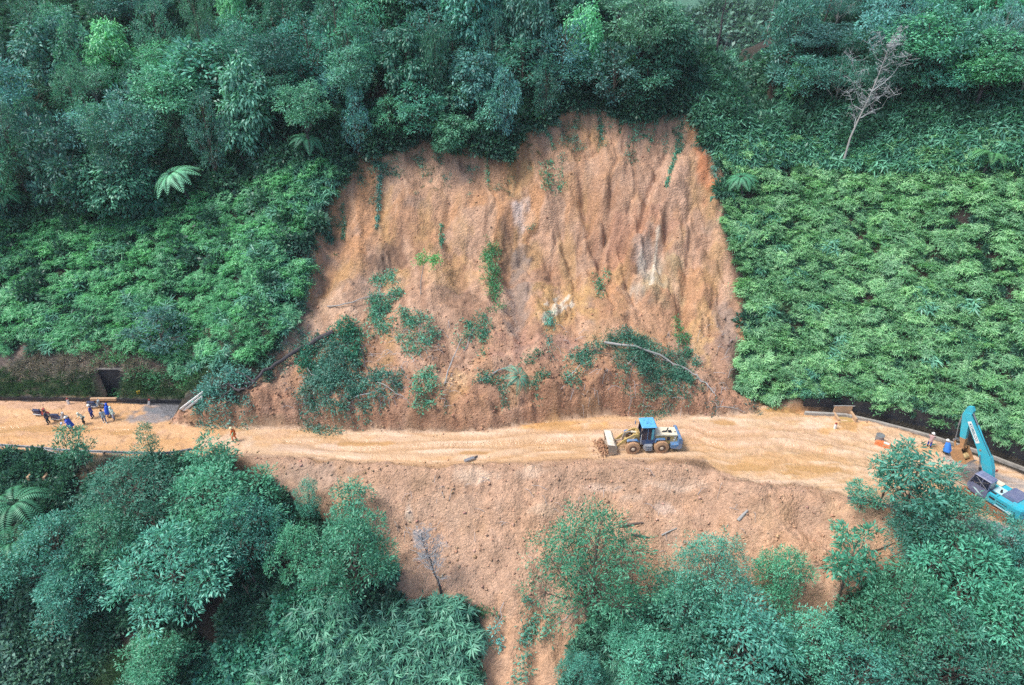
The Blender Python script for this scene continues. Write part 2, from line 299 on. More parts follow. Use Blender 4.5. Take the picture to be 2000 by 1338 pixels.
dkr = segdist(XX, YY, pline([(1862, 900), (2000, 950)]), False); mixc(sst(1.1, .5, dkr + .5 * n2) * .8, C(.26, .25, .25))
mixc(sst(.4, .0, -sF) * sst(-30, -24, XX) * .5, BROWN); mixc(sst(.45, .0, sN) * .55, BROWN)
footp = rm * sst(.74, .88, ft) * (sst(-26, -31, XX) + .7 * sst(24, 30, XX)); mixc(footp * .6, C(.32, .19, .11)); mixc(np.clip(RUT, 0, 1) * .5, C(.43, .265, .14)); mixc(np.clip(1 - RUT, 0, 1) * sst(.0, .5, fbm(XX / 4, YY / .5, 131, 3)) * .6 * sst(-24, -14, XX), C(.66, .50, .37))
mixc(PUD * .9, C(.42, .245, .105)); colM = colr * (1 + .10 * n3[..., None]); colr = keep
colr = colr * (1 + .25 * n3[..., None])
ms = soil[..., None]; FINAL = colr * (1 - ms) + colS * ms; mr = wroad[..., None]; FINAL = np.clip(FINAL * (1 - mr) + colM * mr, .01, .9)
WET = np.clip(np.clip(wroad * (sst(-.1, .5, fbm(XX / 5, YY / 1.6, 111, 4)) * .6 + .4 + .3 * np.clip(RUT, 0, 1)), 0, .78) + PUD, 0, 1)

# ------------------------------------------------------------------ materials
def newmat(name):
    m = bpy.data.materials.new(name); m.use_nodes = True; nt = m.node_tree
    return m, nt, nt.nodes["Principled BSDF"]
def N(nt, t, **kw):
    n = nt.nodes.new(t)
    for k, v in kw.items():
        if k.startswith("i_"): n.inputs[k[2:].replace("_", " ")].default_value = v
        else: setattr(n, k, v)
    return n
def mixn(nt, a, b, f, mode='MIX'):
    n = nt.nodes.new("ShaderNodeMix"); n.data_type = 'RGBA'; n.blend_type = mode
    for sock, val in ((n.inputs[0], f), (n.inputs[6], a), (n.inputs[7], b)):
        if hasattr(val, "links"): nt.links.new(val, sock)
        else: sock.default_value = val if not isinstance(val, tuple) or len(val) == 4 else (*val, 1)
    return n.outputs[2]
def ramp(nt, inp, a, b):
    r = nt.nodes.new("ShaderNodeMapRange"); r.inputs[1].default_value = a; r.inputs[2].default_value = b
    nt.links.new(inp, r.inputs[0]); return r.outputs[0]
def terrain_mat(name, rough, bump, vs, wet=False, spec=.3, grain=.5):
    m, nt, b = newmat(name); L = nt.links.new
    at = N(nt, "ShaderNodeAttribute", attribute_name="Col")
    tc = N(nt, "ShaderNodeTexCoord")
    n1 = N(nt, "ShaderNodeTexNoise", i_Scale=vs, i_Detail=8.0, i_Roughness=.7); L(tc.outputs["Object"], n1.inputs["Vector"])
    v1 = N(nt, "ShaderNodeTexVoronoi", i_Scale=vs * 1.6, i_Randomness=1.0); L(tc.outputs["Object"], v1.inputs["Vector"])
    v2 = N(nt, "ShaderNodeTexVoronoi", i_Scale=vs * 4.2, i_Randomness=1.0); L(tc.outputs["Object"], v2.inputs["Vector"])
    f = ramp(nt, n1.outputs[0], .3, .7)
    c1 = mixn(nt, (.62, .60, .58, 1), (1.32, 1.34, 1.36, 1), f)
    c = mixn(nt, at.outputs["Color"], c1, grain, 'MULTIPLY')
    sep = N(nt, "ShaderNodeSeparateColor"); L(v2.outputs["Color"], sep.inputs[0])
    c2 = mixn(nt, (.72, .70, .68, 1), (1.3, 1.3, 1.3, 1), sep.outputs[0])
    c = mixn(nt, c, c2, grain * .9, 'MULTIPLY')
    L(c, b.inputs["Base Color"])
    ad = N(nt, "ShaderNodeMath", operation='ADD'); L(n1.outputs[0], ad.inputs[0])
    m2 = N(nt, "ShaderNodeMath", operation='MULTIPLY'); m2.inputs[1].default_value = -.5; L(v1.outputs[0], m2.inputs[0]); L(m2.outputs[0], ad.inputs[1])
    ad2 = N(nt, "ShaderNodeMath", operation='ADD'); L(ad.outputs[0], ad2.inputs[0])
    m3 = N(nt, "ShaderNodeMath", operation='MULTIPLY'); m3.inputs[1].default_value = -.25; L(v2.outputs[0], m3.inputs[0]); L(m3.outputs[0], ad2.inputs[1])
    bp = N(nt, "ShaderNodeBump", i_Strength=bump, i_Distance=.25); L(ad2.outputs[0], bp.inputs["Height"]); L(bp.outputs[0], b.inputs["Normal"])
    b.inputs["Specular IOR Level"].default_value = spec
    if wet:
        aw = N(nt, "ShaderNodeAttribute", attribute_name="Wet")
        r = N(nt, "ShaderNodeMapRange"); r.inputs[3].default_value = rough; r.inputs[4].default_value = .06; L(aw.outputs["Fac"], r.inputs[0]); L(r.outputs[0], b.inputs["Roughness"])
    else: b.inputs["Roughness"].default_value = rough
    return m
def leaf_mat(name, dark, light, rough=.45, trans=.3, spec=.45, inst=.35, hue=(1, 1, 1), warm=.0):
    """dark..light is the leaf-to-leaf variation; obj.color tints a whole plant; 'inst' varies instances"""
    m, nt, b = newmat(name); L = nt.links.new
    at = N(nt, "ShaderNodeAttribute", attribute_name="lv")
    oi = N(nt, "ShaderNodeObjectInfo")
    c = mixn(nt, dark, light, at.outputs["Fac"])
    c = mixn(nt, c, oi.outputs["Color"], 1.0, 'MULTIPLY')
    vr = mixn(nt, (1 - inst, 1 - inst * .8, 1 - inst * .7, 1), (1 + inst, 1 + inst * .8, 1 + inst * .5, 1), oi.outputs["Random"])
    c = mixn(nt, c, vr, 1.0, 'MULTIPLY')
    L(c, b.inputs["Base Color"]); b.inputs["Roughness"].default_value = rough; b.inputs["Specular IOR Level"].default_value = spec
    tr = N(nt, "ShaderNodeBsdfTranslucent"); tcol = mixn(nt, c, (1.0, 1.15, .75, 1), 1.0, 'MULTIPLY'); L(tcol, tr.inputs[0])
    mx = N(nt, "ShaderNodeMixShader"); mx.inputs[0].default_value = trans
    L(b.outputs[0], mx.inputs[1]); L(tr.outputs[0], mx.inputs[2]); L(mx.outputs[0], nt.nodes["Material Output"].inputs[0])
    return m
def flat_mat(name, col, rough=.5, metal=0, dirt=None, amt=.5, ds=3.0, spec=.5, bump=0):
    m, nt, b = newmat(name); L = nt.links.new
    tc = N(nt, "ShaderNodeTexCoord"); n1 = N(nt, "ShaderNodeTexNoise", i_Scale=ds, i_Detail=6.0, i_Roughness=.65); L(tc.outputs["Object"], n1.inputs["Vector"])
    dirt = dirt or tuple(x * .6 for x in col)
    f = N(nt, "ShaderNodeMapRange"); f.inputs[1].default_value = .45; f.inputs[2].default_value = .7; f.inputs[4].default_value = amt; L(n1.outputs[0], f.inputs[0])
    L(mixn(nt, col, dirt, f.outputs[0]), b.inputs["Base Color"])
    b.inputs["Roughness"].default_value = rough; b.inputs["Metallic"].default_value = metal; b.inputs["Specular IOR Level"].default_value = spec
    if bump:
        bp = N(nt, "ShaderNodeBump", i_Strength=bump, i_Distance=.05); L(n1.outputs[0], bp.inputs["Height"]); L(bp.outputs[0], b.inputs["Normal"])
    return m
MUDC = (.45, .26, .13)
M = dict(
    soil=terrain_mat("loose_soil", .82, .7, 2.6, grain=.6), mud=terrain_mat("wet_mud", .62, .35, 3.0, wet=True, spec=.35, grain=.35),
    soil2=terrain_mat("spilled_soil", .8, .75, 2.4, grain=.5), ground=terrain_mat("forest_floor", .95, .9, 3.0, grain=.7),
    acacia=leaf_mat("acacia_leaf", (.03, .15, .11), (.18, .50, .38), inst=.12, rough=.42), forest=leaf_mat("forest_leaf", (.03, .115, .10), (.19, .45, .37), inst=.15),
    cover=leaf_mat("bamboo_grass_leaf", (.10, .33, .165), (.43, .75, .42), inst=.28, trans=.35), cover2=leaf_mat("bright_fern_leaf", (.06, .31, .15), (.28, .68, .38), inst=.28, trans=.35),
    under=leaf_mat("undergrowth_leaf", (.022, .09, .07), (.10, .27, .19), inst=.35), darkpalm=leaf_mat("broad_blade_leaf", (.045, .19, .14), (.21, .54, .40), inst=.3),
    fern=leaf_mat("tree_fern_leaf", (.05, .20, .13), (.13, .40, .26), inst=.1), slash=leaf_mat("wilting_leaf", (.03, .12, .09), (.15, .40, .30), inst=.2, trans=.2),
    dry=leaf_mat("dry_grass_blade", (.17, .15, .13), (.48, .43, .36), inst=.4, trans=.15), green_grass=leaf_mat("grass_blade", (.035, .09, .05), (.12, .22, .12), inst=.4),
    vine=leaf_mat("climber_leaf", (.04, .23, .16), (.15, .48, .36), inst=.2), pale=leaf_mat("pale_leaf", (.06, .18, .14), (.22, .42, .34), inst=.2),
    yellow=leaf_mat("yellow_green_leaf", (.12, .17, .05), (.30, .36, .12), inst=.1),
    bark=flat_mat("bark", (.10, .075, .06), .9, dirt=(.19, .17, .15), ds=5), palebark=flat_mat("pale_bark", (.31, .31, .30), .9, dirt=(.20, .17, .14), ds=4),
    darkbark=flat_mat("charcoal_bark", (.05, .045, .05), .85, dirt=(.11, .10, .10), ds=4), twig=flat_mat("dry_twig", (.37, .39, .41), .9, ds=8),
    root=flat_mat("fine_root", (.36, .22, .14), .9, ds=8),
)

# ------------------------------------------------------------------ object helpers
def tag(o, label=None, cat=None, group=None, kind=None):
    if label: o["label"] = label
    if cat: o["category"] = cat
    if group: o["group"] = group
    if kind: o["kind"] = kind
    return o
def empty(name, loc=(0, 0, 0), rz=0.0):
    o = bpy.data.objects.new(name, None); COL.objects.link(o); o.location = loc; o.rotation_euler = (0, 0, rz); o.empty_display_size = .3; return o
def mesh_np(name, V, F, mat, k=4, attrs=None, cols=None, smooth=False):
    me = bpy.data.meshes.new(name); V = np.asarray(V, np.float32); F = np.asarray(F, np.int32)
    me.vertices.add(len(V)); me.vertices.foreach_set("co", V.ravel())
    me.loops.add(F.size); me.loops.foreach_set("vertex_index", F.ravel())
    me.polygons.add(len(F)); me.polygons.foreach_set("loop_start", np.arange(len(F), dtype=np.int32) * k)
    if smooth: me.polygons.foreach_set("use_smooth", np.ones(len(F), bool))
    if attrs:
        for n, a in attrs.items():
            at = me.attributes.new(n, 'FLOAT', 'POINT'); at.data.foreach_set("value", np.asarray(a, np.float32))
    if cols is not None:
        at = me.attributes.new("Col", 'FLOAT_COLOR', 'POINT'); c4 = np.ones((len(V), 4), np.float32); c4[:, :3] = cols; at.data.foreach_set("color", c4.ravel())
    me.update(calc_edges=True)
    if mat: me.materials.append(mat)
    return me
def link(name, me, parent=None, loc=(0, 0, 0)):
    o = bpy.data.objects.new(name, me); COL.objects.link(o); o.location = loc
    if parent: o.parent = parent
    return o
class MB:
    """collects shapes into one mesh"""
    def __init__(s): s.v = []; s.f = []
    def add(s, vs, fs, m=None):
        o = len(s.v); s.v += [tuple(m @ Vector(p)) if m else tuple(p) for p in vs]; s.f += [tuple(i + o for i in f) for f in fs]; return s
    def box(s, c, sz, m=None, taper=1.0, bev=0.0):
        x, y, z = sz[0] / 2, sz[1] / 2, sz[2] / 2
        if bev > 0:
            prof = [(-x + bev, -y), (x - bev, -y), (x, -y + bev), (x, y - bev), (x - bev, y), (-x + bev, y), (-x, y - bev), (-x, -y + bev)]
            rings = [(z * -1, 1 - bev / max(x, y)), (-z + bev, 1), (z - bev, taper), (z, taper * (1 - bev / max(x, y)))]
            vs = [(c[0] + a * k, c[1] + b * k, c[2] + zz) for zz, k in rings for a, b in prof]; n = 8
            fs = [(r * n + i, r * n + (i + 1) % n, (r + 1) * n + (i + 1) % n, (r + 1) * n + i) for r in range(3) for i in range(n)]
            fs += [tuple(range(n))[::-1], tuple(range(3 * n, 4 * n))]
            return s.add(vs, fs, m)
        vs = [(c[0] + a * x * (taper if d > 0 else 1), c[1] + b * y * (taper if d > 0 else 1), c[2] + d * z) for d in (-1, 1) for a, b in ((-1, -1), (1, -1), (1, 1), (-1, 1))]
        return s.add(vs, [(3, 2, 1, 0), (4, 5, 6, 7), (0, 1, 5, 4), (1, 2, 6, 5), (2, 3, 7, 6), (3, 0, 4, 7)], m)
    def prism(s, prof, y0, y1, m=None):      # profile in x-z, extruded along y
        n = len(prof); vs = [(a, y0, b) for a, b in prof] + [(a, y1, b) for a, b in prof]
        return s.add(vs, [tuple(range(n)), tuple(range(2 * n - 1, n - 1, -1))] + [(i, (i + 1) % n, n + (i + 1) % n, n + i)[::-1] for i in range(n)], m)
    def tube(s, pts, rad, n=7, cap=True):
        pts = [Vector(p) for p in pts]; rad = rad if hasattr(rad, "__len__") else [rad] * len(pts); o = len(s.v); prev = None
        for i, p in enumerate(pts):
            d = (pts[min(i + 1, len(pts) - 1)] - pts[max(i - 1, 0)]).normalized()
            a = prev if prev is not None else (Vector((0, 0, 1)) if abs(d.z) < .9 else Vector((1, 0, 0)))
            a = (a - d * a.dot(d)).normalized(); prev = a; b = d.cross(a)
            for k in range(n):
                t = 2 * math.pi * k / n; s.v.append(tuple(p + (a * math.cos(t) + b * math.sin(t)) * rad[i]))
        for i in range(len(pts) - 1):
            for k in range(n): s.f.append((o + i * n + k, o + i * n + (k + 1) % n, o + (i + 1) * n + (k + 1) % n, o + (i + 1) * n + k))
        if cap: s.f.append(tuple(o + k for k in range(n))[::-1]); s.f.append(tuple(o + (len(pts) - 1) * n + k for k in range(n)))
        return s
    def lathe(s, prof, c, ax='z', n=20):     # prof: (radius, along)
        o = len(s.v)
        for r, h in prof:
            for k in range(n):
                t = 2 * math.pi * k / n; a, b = r * math.cos(t), r * math.sin(t)
                s.v.append((c[0] + a, c[1] + b, c[2] + h) if ax == 'z' else (c[0] + a, c[1] + h, c[2] + b) if ax == 'y' else (c[0] + h, c[1] + a, c[2] + b))
        for i in range(len(prof) - 1):
            for k in range(n):
                q = (o + i * n + k, o + i * n + (k + 1) % n, o + (i + 1) * n + (k + 1) % n, o + (i + 1) * n + k); s.f.append(q[::-1] if ax == 'y' else q)
        s.f.append(tuple(o + k for k in range(n))); s.f.append(tuple(o + (len(prof) - 1) * n + k for k in range(n))); return s
    def mesh(s, name, mat, smooth=False):
        me = bpy.data.meshes.new(name); me.from_pydata(s.v, [], s.f); me.materials.append(mat)
        bm = bmesh.new(); bm.from_mesh(me); bmesh.ops.recalc_face_normals(bm, faces=bm.faces); bm.to_mesh(me); bm.free()
        if smooth:
            me.polygons.foreach_set("use_smooth", [True] * len(me.polygons)); me.set_sharp_from_angle(angle=math.radians(40))
        return me
    def build(s, name, mat, parent=None, smooth=False, loc=(0, 0, 0)): return link(name, s.mesh(name, mat, smooth), parent, loc)

# ------------------------------------------------------------------ terrain objects
ny, nx = XX.shape
idx = np.arange(nx * ny).reshape(ny, nx)
QF = np.stack([idx[:-1, :-1], idx[:-1, 1:], idx[1:, 1:], idx[1:, :-1]], -1).reshape(-1, 4)
fc = lambda A: (A[:-1, :-1] + A[1:, 1:]).ravel() / 2
lab = np.zeros(len(QF), int)                                   # hillside
lab[(fc(soil) > .5) & (fc(YY) > fc(yf(XX)))] = 2; lab[(fc(soil) > .5) & (fc(YY) <= fc(yf(XX)))] = 3
lab[(fc(wroad) > .5)] = 1
allV = np.stack([XX, YY, Z], -1).reshape(-1, 3); allC = FINAL.reshape(-1, 3); allW = WET.ravel()
for k, nm, mt, lb in ((0, "hillside", M["ground"], "dark forest floor and grassy banks of the hill around the slide"), (1, "road", M["mud"], "mountain road covered in wet orange mud"),
                      (2, "landslide_scar", M["soil"], "tall bare orange face where the hillside slipped above the road"), (3, "debris_slope", M["soil2"], "bare slope of spilled orange soil below the road")):
    F = QF[lab == k]; u, inv = np.unique(F, return_inverse=True)
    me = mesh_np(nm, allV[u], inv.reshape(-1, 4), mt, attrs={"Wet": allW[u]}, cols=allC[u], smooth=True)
    tag(link(nm, me), lb, "ground" if k != 1 else "road", kind="structure")
# far hillside seen through the gaps of the ridge forest, ground plain around it
fx = np.concatenate([np.linspace(-900, 0, 60), np.linspace(10, 200, 150), np.linspace(210, 900, 60)]); fy = np.concatenate([np.linspace(150, 190, 10), np.linspace(192, 330, 100), np.linspace(340, 900, 50)]); FX, FY = np.meshgrid(fx, fy)
FZ = -34 + 125 * sst(190, 420, FY) + 12 * fbm(FX / 60, FY / 60, 201, 4) + 3 * fbm(FX / 9, FY / 9, 203, 3)
ii = np.arange(FX.size).reshape(FX.shape); FQ = np.stack([ii[:-1, :-1], ii[:-1, 1:], ii[1:, 1:], ii[1:, :-1]], -1).reshape(-1, 4)
fcx = np.zeros(FX.shape + (3,)); fcx[:] = C(.05, .13, .09); k_ = sst(-.2, .5, fbm(FX / 8, FY / 8, 205, 4))[..., None]; fcx = fcx * (1 - k_) + C(.09, .21, .15) * k_; k_ = sst(5, 3, np.abs(FY - 236 - 6 * np.sin(FX / 30)))[..., None]; fcx = fcx * (1 - k_) + C(.6, .36, .22) * k_
tag(link("far_hillside", mesh_np("far_hillside", np.stack([FX, FY, FZ], -1).reshape(-1, 3), FQ, M["ground"], attrs={"Wet": np.zeros(FX.size)}, cols=fcx.reshape(-1, 3), smooth=True)),
    "pale green far hillside seen through gaps between the ridge trees", "hill", kind="structure")

# loose clods on all the bare soil
rng = np.random.default_rng(5)
def clods(n, area, smin, smax, name, label, powr=3.0):
    x = rng.uniform(-42, 42, n * 3); y = rng.uniform(28, 92, n * 3)
    m = area(x, y); x, y = x[m][:n], y[m][:n]; n = len(x); z = gsample(x, y); s = smin + (smax - smin) * rng.random(n) ** powr
    base = np.array([(1, 0, 0), (-1, 0, 0), (0, 1, 0), (0, -1, 0), (0, 0, 1), (0, 0, -1)], float)
    tri = np.array([(0, 2, 4), (2, 1, 4), (1, 3, 4), (3, 0, 4), (2, 0, 5), (1, 2, 5), (3, 1, 5), (0, 3, 5)])
    V = base[None] * rng.uniform(.55, 1.25, (n, 6, 1)) + rng.normal(0, .18, (n, 6, 3)); V[:, :, 2] *= .75
    th = rng.uniform(0, 6.28, n); c, s_ = np.cos(th)[:, None], np.sin(th)[:, None]
    V = np.stack([V[..., 0] * c - V[..., 1] * s_, V[..., 0] * s_ + V[..., 1] * c, V[..., 2]], -1) * s[:, None, None] / 2
    V += np.stack([x, y, z + s * .12], -1)[:, None]
    F = (tri[None] + (np.arange(n) * 6)[:, None, None]).reshape(-1, 3)
    cc = np.stack([gsample(x, y, FINAL[..., k]) for k in range(3)], -1) * rng.uniform(.85, 1.4, (n, 1)) * rng.normal(1, .05, (n, 3))
    cc = np.repeat(np.clip(cc, .01, .85), 6, 0)
    tag(link(name, mesh_np(name, V.reshape(-1, 3), F, M["soil"], k=3, attrs={"Wet": np.zeros(n * 6)}, cols=cc)), label, "soil", kind="stuff")
sl_ = lambda x, y: gsample(x, y, soil)
clods(17000, lambda x, y: (sl_(x, y) > .5) & (y > yf(x)) & ((rng.random(len(x)) < sst(72, 60, y)) | (rng.random(len(x)) < .04)), .06, .42, "rubble", "loose clods of orange soil strewn over the slipped face and bank")
clods(8000, lambda x, y: (sl_(x, y) > .5) & (y < yn(x)) & ~((np.abs(x - 1.5) < 4.5) & (y < 41)), .06, .42, "rubble", "loose clods of orange soil strewn below the road")
clods(130, lambda x, y: (sl_(x, y) > .6) & (y > yf(x) + 1.5) & (y < yf(x) + 9), .35, .8, "boulders", "larger blocks of clay and rock lying in the slipped soil", 2.0)
clods(5000, lambda x, y: (gsample(x, y, wroad) > .3) & ((rng.random(len(x)) < np.exp(-((yf(x) - y) / .6) ** 2)) | (rng.random(len(x)) < np.exp(-((y - yn(x)) / .5) ** 2)) | (rng.random(len(x)) < .025)), .05, .3, "mud_lumps", "small lumps of mud along both edges of the muddy road", 2.0)

# ------------------------------------------------------------------ foliage
def unit(v): return v / (np.linalg.norm(v, axis=-1, keepdims=True) + 1e-9)
def leaves(Pc, D, Nn, Ln, Wd, lv, fold=.25, broad=.5):
    """one folded diamond per leaf: base, side, tip, side"""
    D = unit(D); Nn = unit(Nn - D * (Nn * D).sum(-1, keepdims=True)); S = np.cross(D, Nn)
    Ln = np.broadcast_to(Ln, len(Pc))[:, None]; Wd = np.broadcast_to(Wd, len(Pc))[:, None]
    mid = Pc + D * Ln * broad
    V = np.stack([Pc, mid + S * Wd / 2 + Nn * Wd * fold, Pc + D * Ln - Nn * Ln * .12, mid - S * Wd / 2 + Nn * Wd * fold], 1).reshape(-1, 3)
    F = np.arange(len(Pc) * 4).reshape(-1, 4)
    return V, F, np.repeat(lv, 4)
class LeafSet:
    def __init__(s): s.V = []; s.F = []; s.A = []; s.n = 0
    def add(s, *a, **k):
        V, F, A = leaves(*a, **k); s.V.append(V); s.F.append(F + s.n); s.A.append(A); s.n += len(V)
    def mesh(s, name, mat): return mesh_np(name, np.concatenate(s.V), np.concatenate(s.F), mat, attrs={"lv": np.concatenate(s.A)})
def sph(rng, n): return unit(rng.normal(size=(n, 3)))
def clusters(ls, rng, cc, out, nl, Ln, Wd, spread, droop=0.0, up=.35, fold=.25, bias=0.0, broad=.5):
    """leaf sprays: nl leaves round each cluster centre cc, fanning along 'out'"""
    n = len(cc); C_ = np.repeat(cc, nl, 0); O = np.repeat(out, nl, 0); r = rng.normal(size=C_.shape)
    Dn = unit(O * .8 + r * .75 + np.array([0, 0, -droop]))
    Pp = C_ + r * spread + Dn * spread * .3
    Nn = unit(np.array([0, 0, 1.0]) * (.6 + up) + O * .5 + rng.normal(size=C_.shape) * .45)
    lv = np.clip(np.repeat(rng.random(n), nl) * .55 + rng.random(len(C_)) * .45 + bias, 0, 1)
    s = rng.uniform(.7, 1.25, len(C_))
    ls.add(Pp, Dn, Nn, Ln * s, Wd * s, lv, fold=fold, broad=broad)
def limb_pts(a, b, rng, k=5, sag=.15):
    a, b = np.array(a, float), np.array(b, float); t = np.linspace(0, 1, k)[:, None]
    p = a * (1 - t) + b * t; p[:, 2] += np.sin(t[:, 0] * math.pi) * sag * np.linalg.norm(b - a)
    p[1:-1] += rng.normal(0, .04 * np.linalg.norm(b - a), (k - 2, 3)); return [tuple(q) for q in p]
def tree_meshes(nm, seed, H, R, mat, bark, lobes=16, cl=34, nl=11, Ln=.26, Wd=.085, spread=.13, base=.35, droop=0., flat=1., open_=.25, lean=.1, tr=.16, lobe_r=(.3, .46), fold=.25, up=.35, cone=.0):
    rng = np.random.default_rng(seed); ls = LeafSet(); mb = MB()
    zc, hz = H * (1 + base) / 2, H * (1 - base) / 2
    LC = []; LR = []
    ga = rng.uniform(0, 6.28)
    for i in range(lobes):
        t = (i + .5) / lobes; zz = -1 + 2 * t; zz = zz + rng.uniform(-.15, .15)
        rr = math.sqrt(max(0, 1 - min(1, abs(zz)) ** 2)) * rng.uniform(.45, .95) * (1 + cone * .35 - cone * 1.1 * t); a = ga + i * 2.4 + rng.uniform(-.5, .5)
        LC.append((rr * R * math.cos(a) * .95, rr * R * math.sin(a) * .95, zc + zz * hz * .82)); LR.append(R * rng.uniform(*lobe_r) * (1 - .25 * max(0, zz)))
    LC = np.array(LC); LR = np.array(LR); ax = lean * H * rng.normal(size=2)
    LC[:, :2] += ax * (LC[:, 2:3] / H) * .5
    tp = [(0, 0, -.4)] + [(ax[0] * .5 * (k / 5) ** 1.3 + rng.normal(0, .03 * H / 8), ax[1] * .5 * (k / 5) ** 1.3 + rng.normal(0, .03 * H / 8), H * .9 * k / 5) for k in range(1, 6)]
    mb.tube(tp, [tr * 1.25, tr, tr * .8, tr * .6, tr * .38, tr * .15], 7)
    for c, r in zip(LC, LR):
        k = np.clip((c[2] - .9 * math.hypot(c[0], c[1])) / (H * .9), .12, .9); f = k * 5; i0 = int(f)
        s = np.array(tp[max(1, i0)]) if i0 >= 1 else np.array((0, 0, H * .12)); rad = tr * (.55 - .4 * k)
        mb.tube(limb_pts(s, c, rng, 5, .08), [rad, rad * .8, rad * .6, rad * .4, rad * .2], 5, False)
        for q in range(4):
            dv = sph(rng, 1)[0] * r * .9; mb.tube(limb_pts(c - (c - s) * .12, c + dv, rng, 3, .05), [rad * .4, rad * .25, rad * .1], 4, False)
        n = int(cl * (r / (R * .38)) ** 2) + 4; dr = sph(rng, int(n * 1.6)); dr = dr[dr[:, 2] > -.55][:n]
        keep = vn(dr[:, 0] * 2.2 + c[0], dr[:, 1] * 2.2 + dr[:, 2] * 1.7, seed) > open_ * .8; dr = dr[keep]
        cc = c + dr * np.array([1, 1, .8 * flat]) * r * rng.uniform(.62, 1.12, (len(dr), 1))
        clusters(ls, rng, cc, dr, nl, Ln, Wd, spread, droop=droop, up=up, fold=fold, bias=rng.uniform(-.14, .14))
    return mb.mesh(nm + "_trunk", bark, True), ls.mesh(nm + "_crown", mat)
TREE_N = [0]
def place_tree(name, meshes, x, y, rot, sc, tint, label, group, cat="tree", z=None, sz=None):
    t = empty(name, (x, y, (zat(x, y) if z is None else z) - .05), rot); s = sz or sc; t.scale = (sc, sc, s)
    a = link("trunk", meshes[0], t); b = link("crown", meshes[1], t)
    b.color = (tint[0] * 1.12, tint[1] * 1.15, tint[2] * 1.12, 1); a.color = (*tint, 1); tag(t, label, cat, group); return t
ORD = ["first", "second", "third", "fourth", "fifth", "sixth", "seventh", "eighth", "ninth", "tenth", "eleventh", "twelfth", "thirteenth", "fourteenth", "fifteenth",
       "sixteenth", "seventeenth", "eighteenth", "nineteenth", "twentieth", "twenty-first", "twenty-second", "twenty-third", "twenty-fourth", "twenty-fifth", "twenty-sixth", "twenty-seventh", "twenty-eighth", "twenty-ninth", "thirtieth",
       "thirty-first", "thirty-second", "thirty-third", "thirty-fourth", "thirty-fifth", "thirty-sixth"]
rng = np.random.default_rng(77)
# --- acacias on the slope below the road
ACA = [tree_meshes("acacia%d" % i, 300 + i, 8.0, 3.2, M["acacia"], M["bark"], lobes=26, cl=46, nl=12, Ln=.21, Wd=.075, spread=.13, base=.22, open_=.36, tr=.13, lobe_r=(.22, .36), cone=.42) for i in range(5)]
ACB = [tree_meshes("bigacacia%d" % i, 350 + i, 8.0, 4.2, M["acacia"], M["bark"], lobes=40, cl=56, nl=12, Ln=[.19, .25, .22, .28][i], Wd=[.06, .085, .09, .08][i], spread=.14, base=.15, open_=.28, tr=.15, lobe_r=(.17, .29), cone=.42) for i in range(4)]
ACS = [tree_meshes("sapling%d" % i, 330 + i, 6.0, 1.7, M["acacia"], M["bark"], lobes=11, cl=22, nl=10, Ln=.27, Wd=.09, spread=.13, base=.32, open_=.45, cone=.3, tr=.07, lean=.12, lobe_r=(.26, .4)) for i in range(3)]
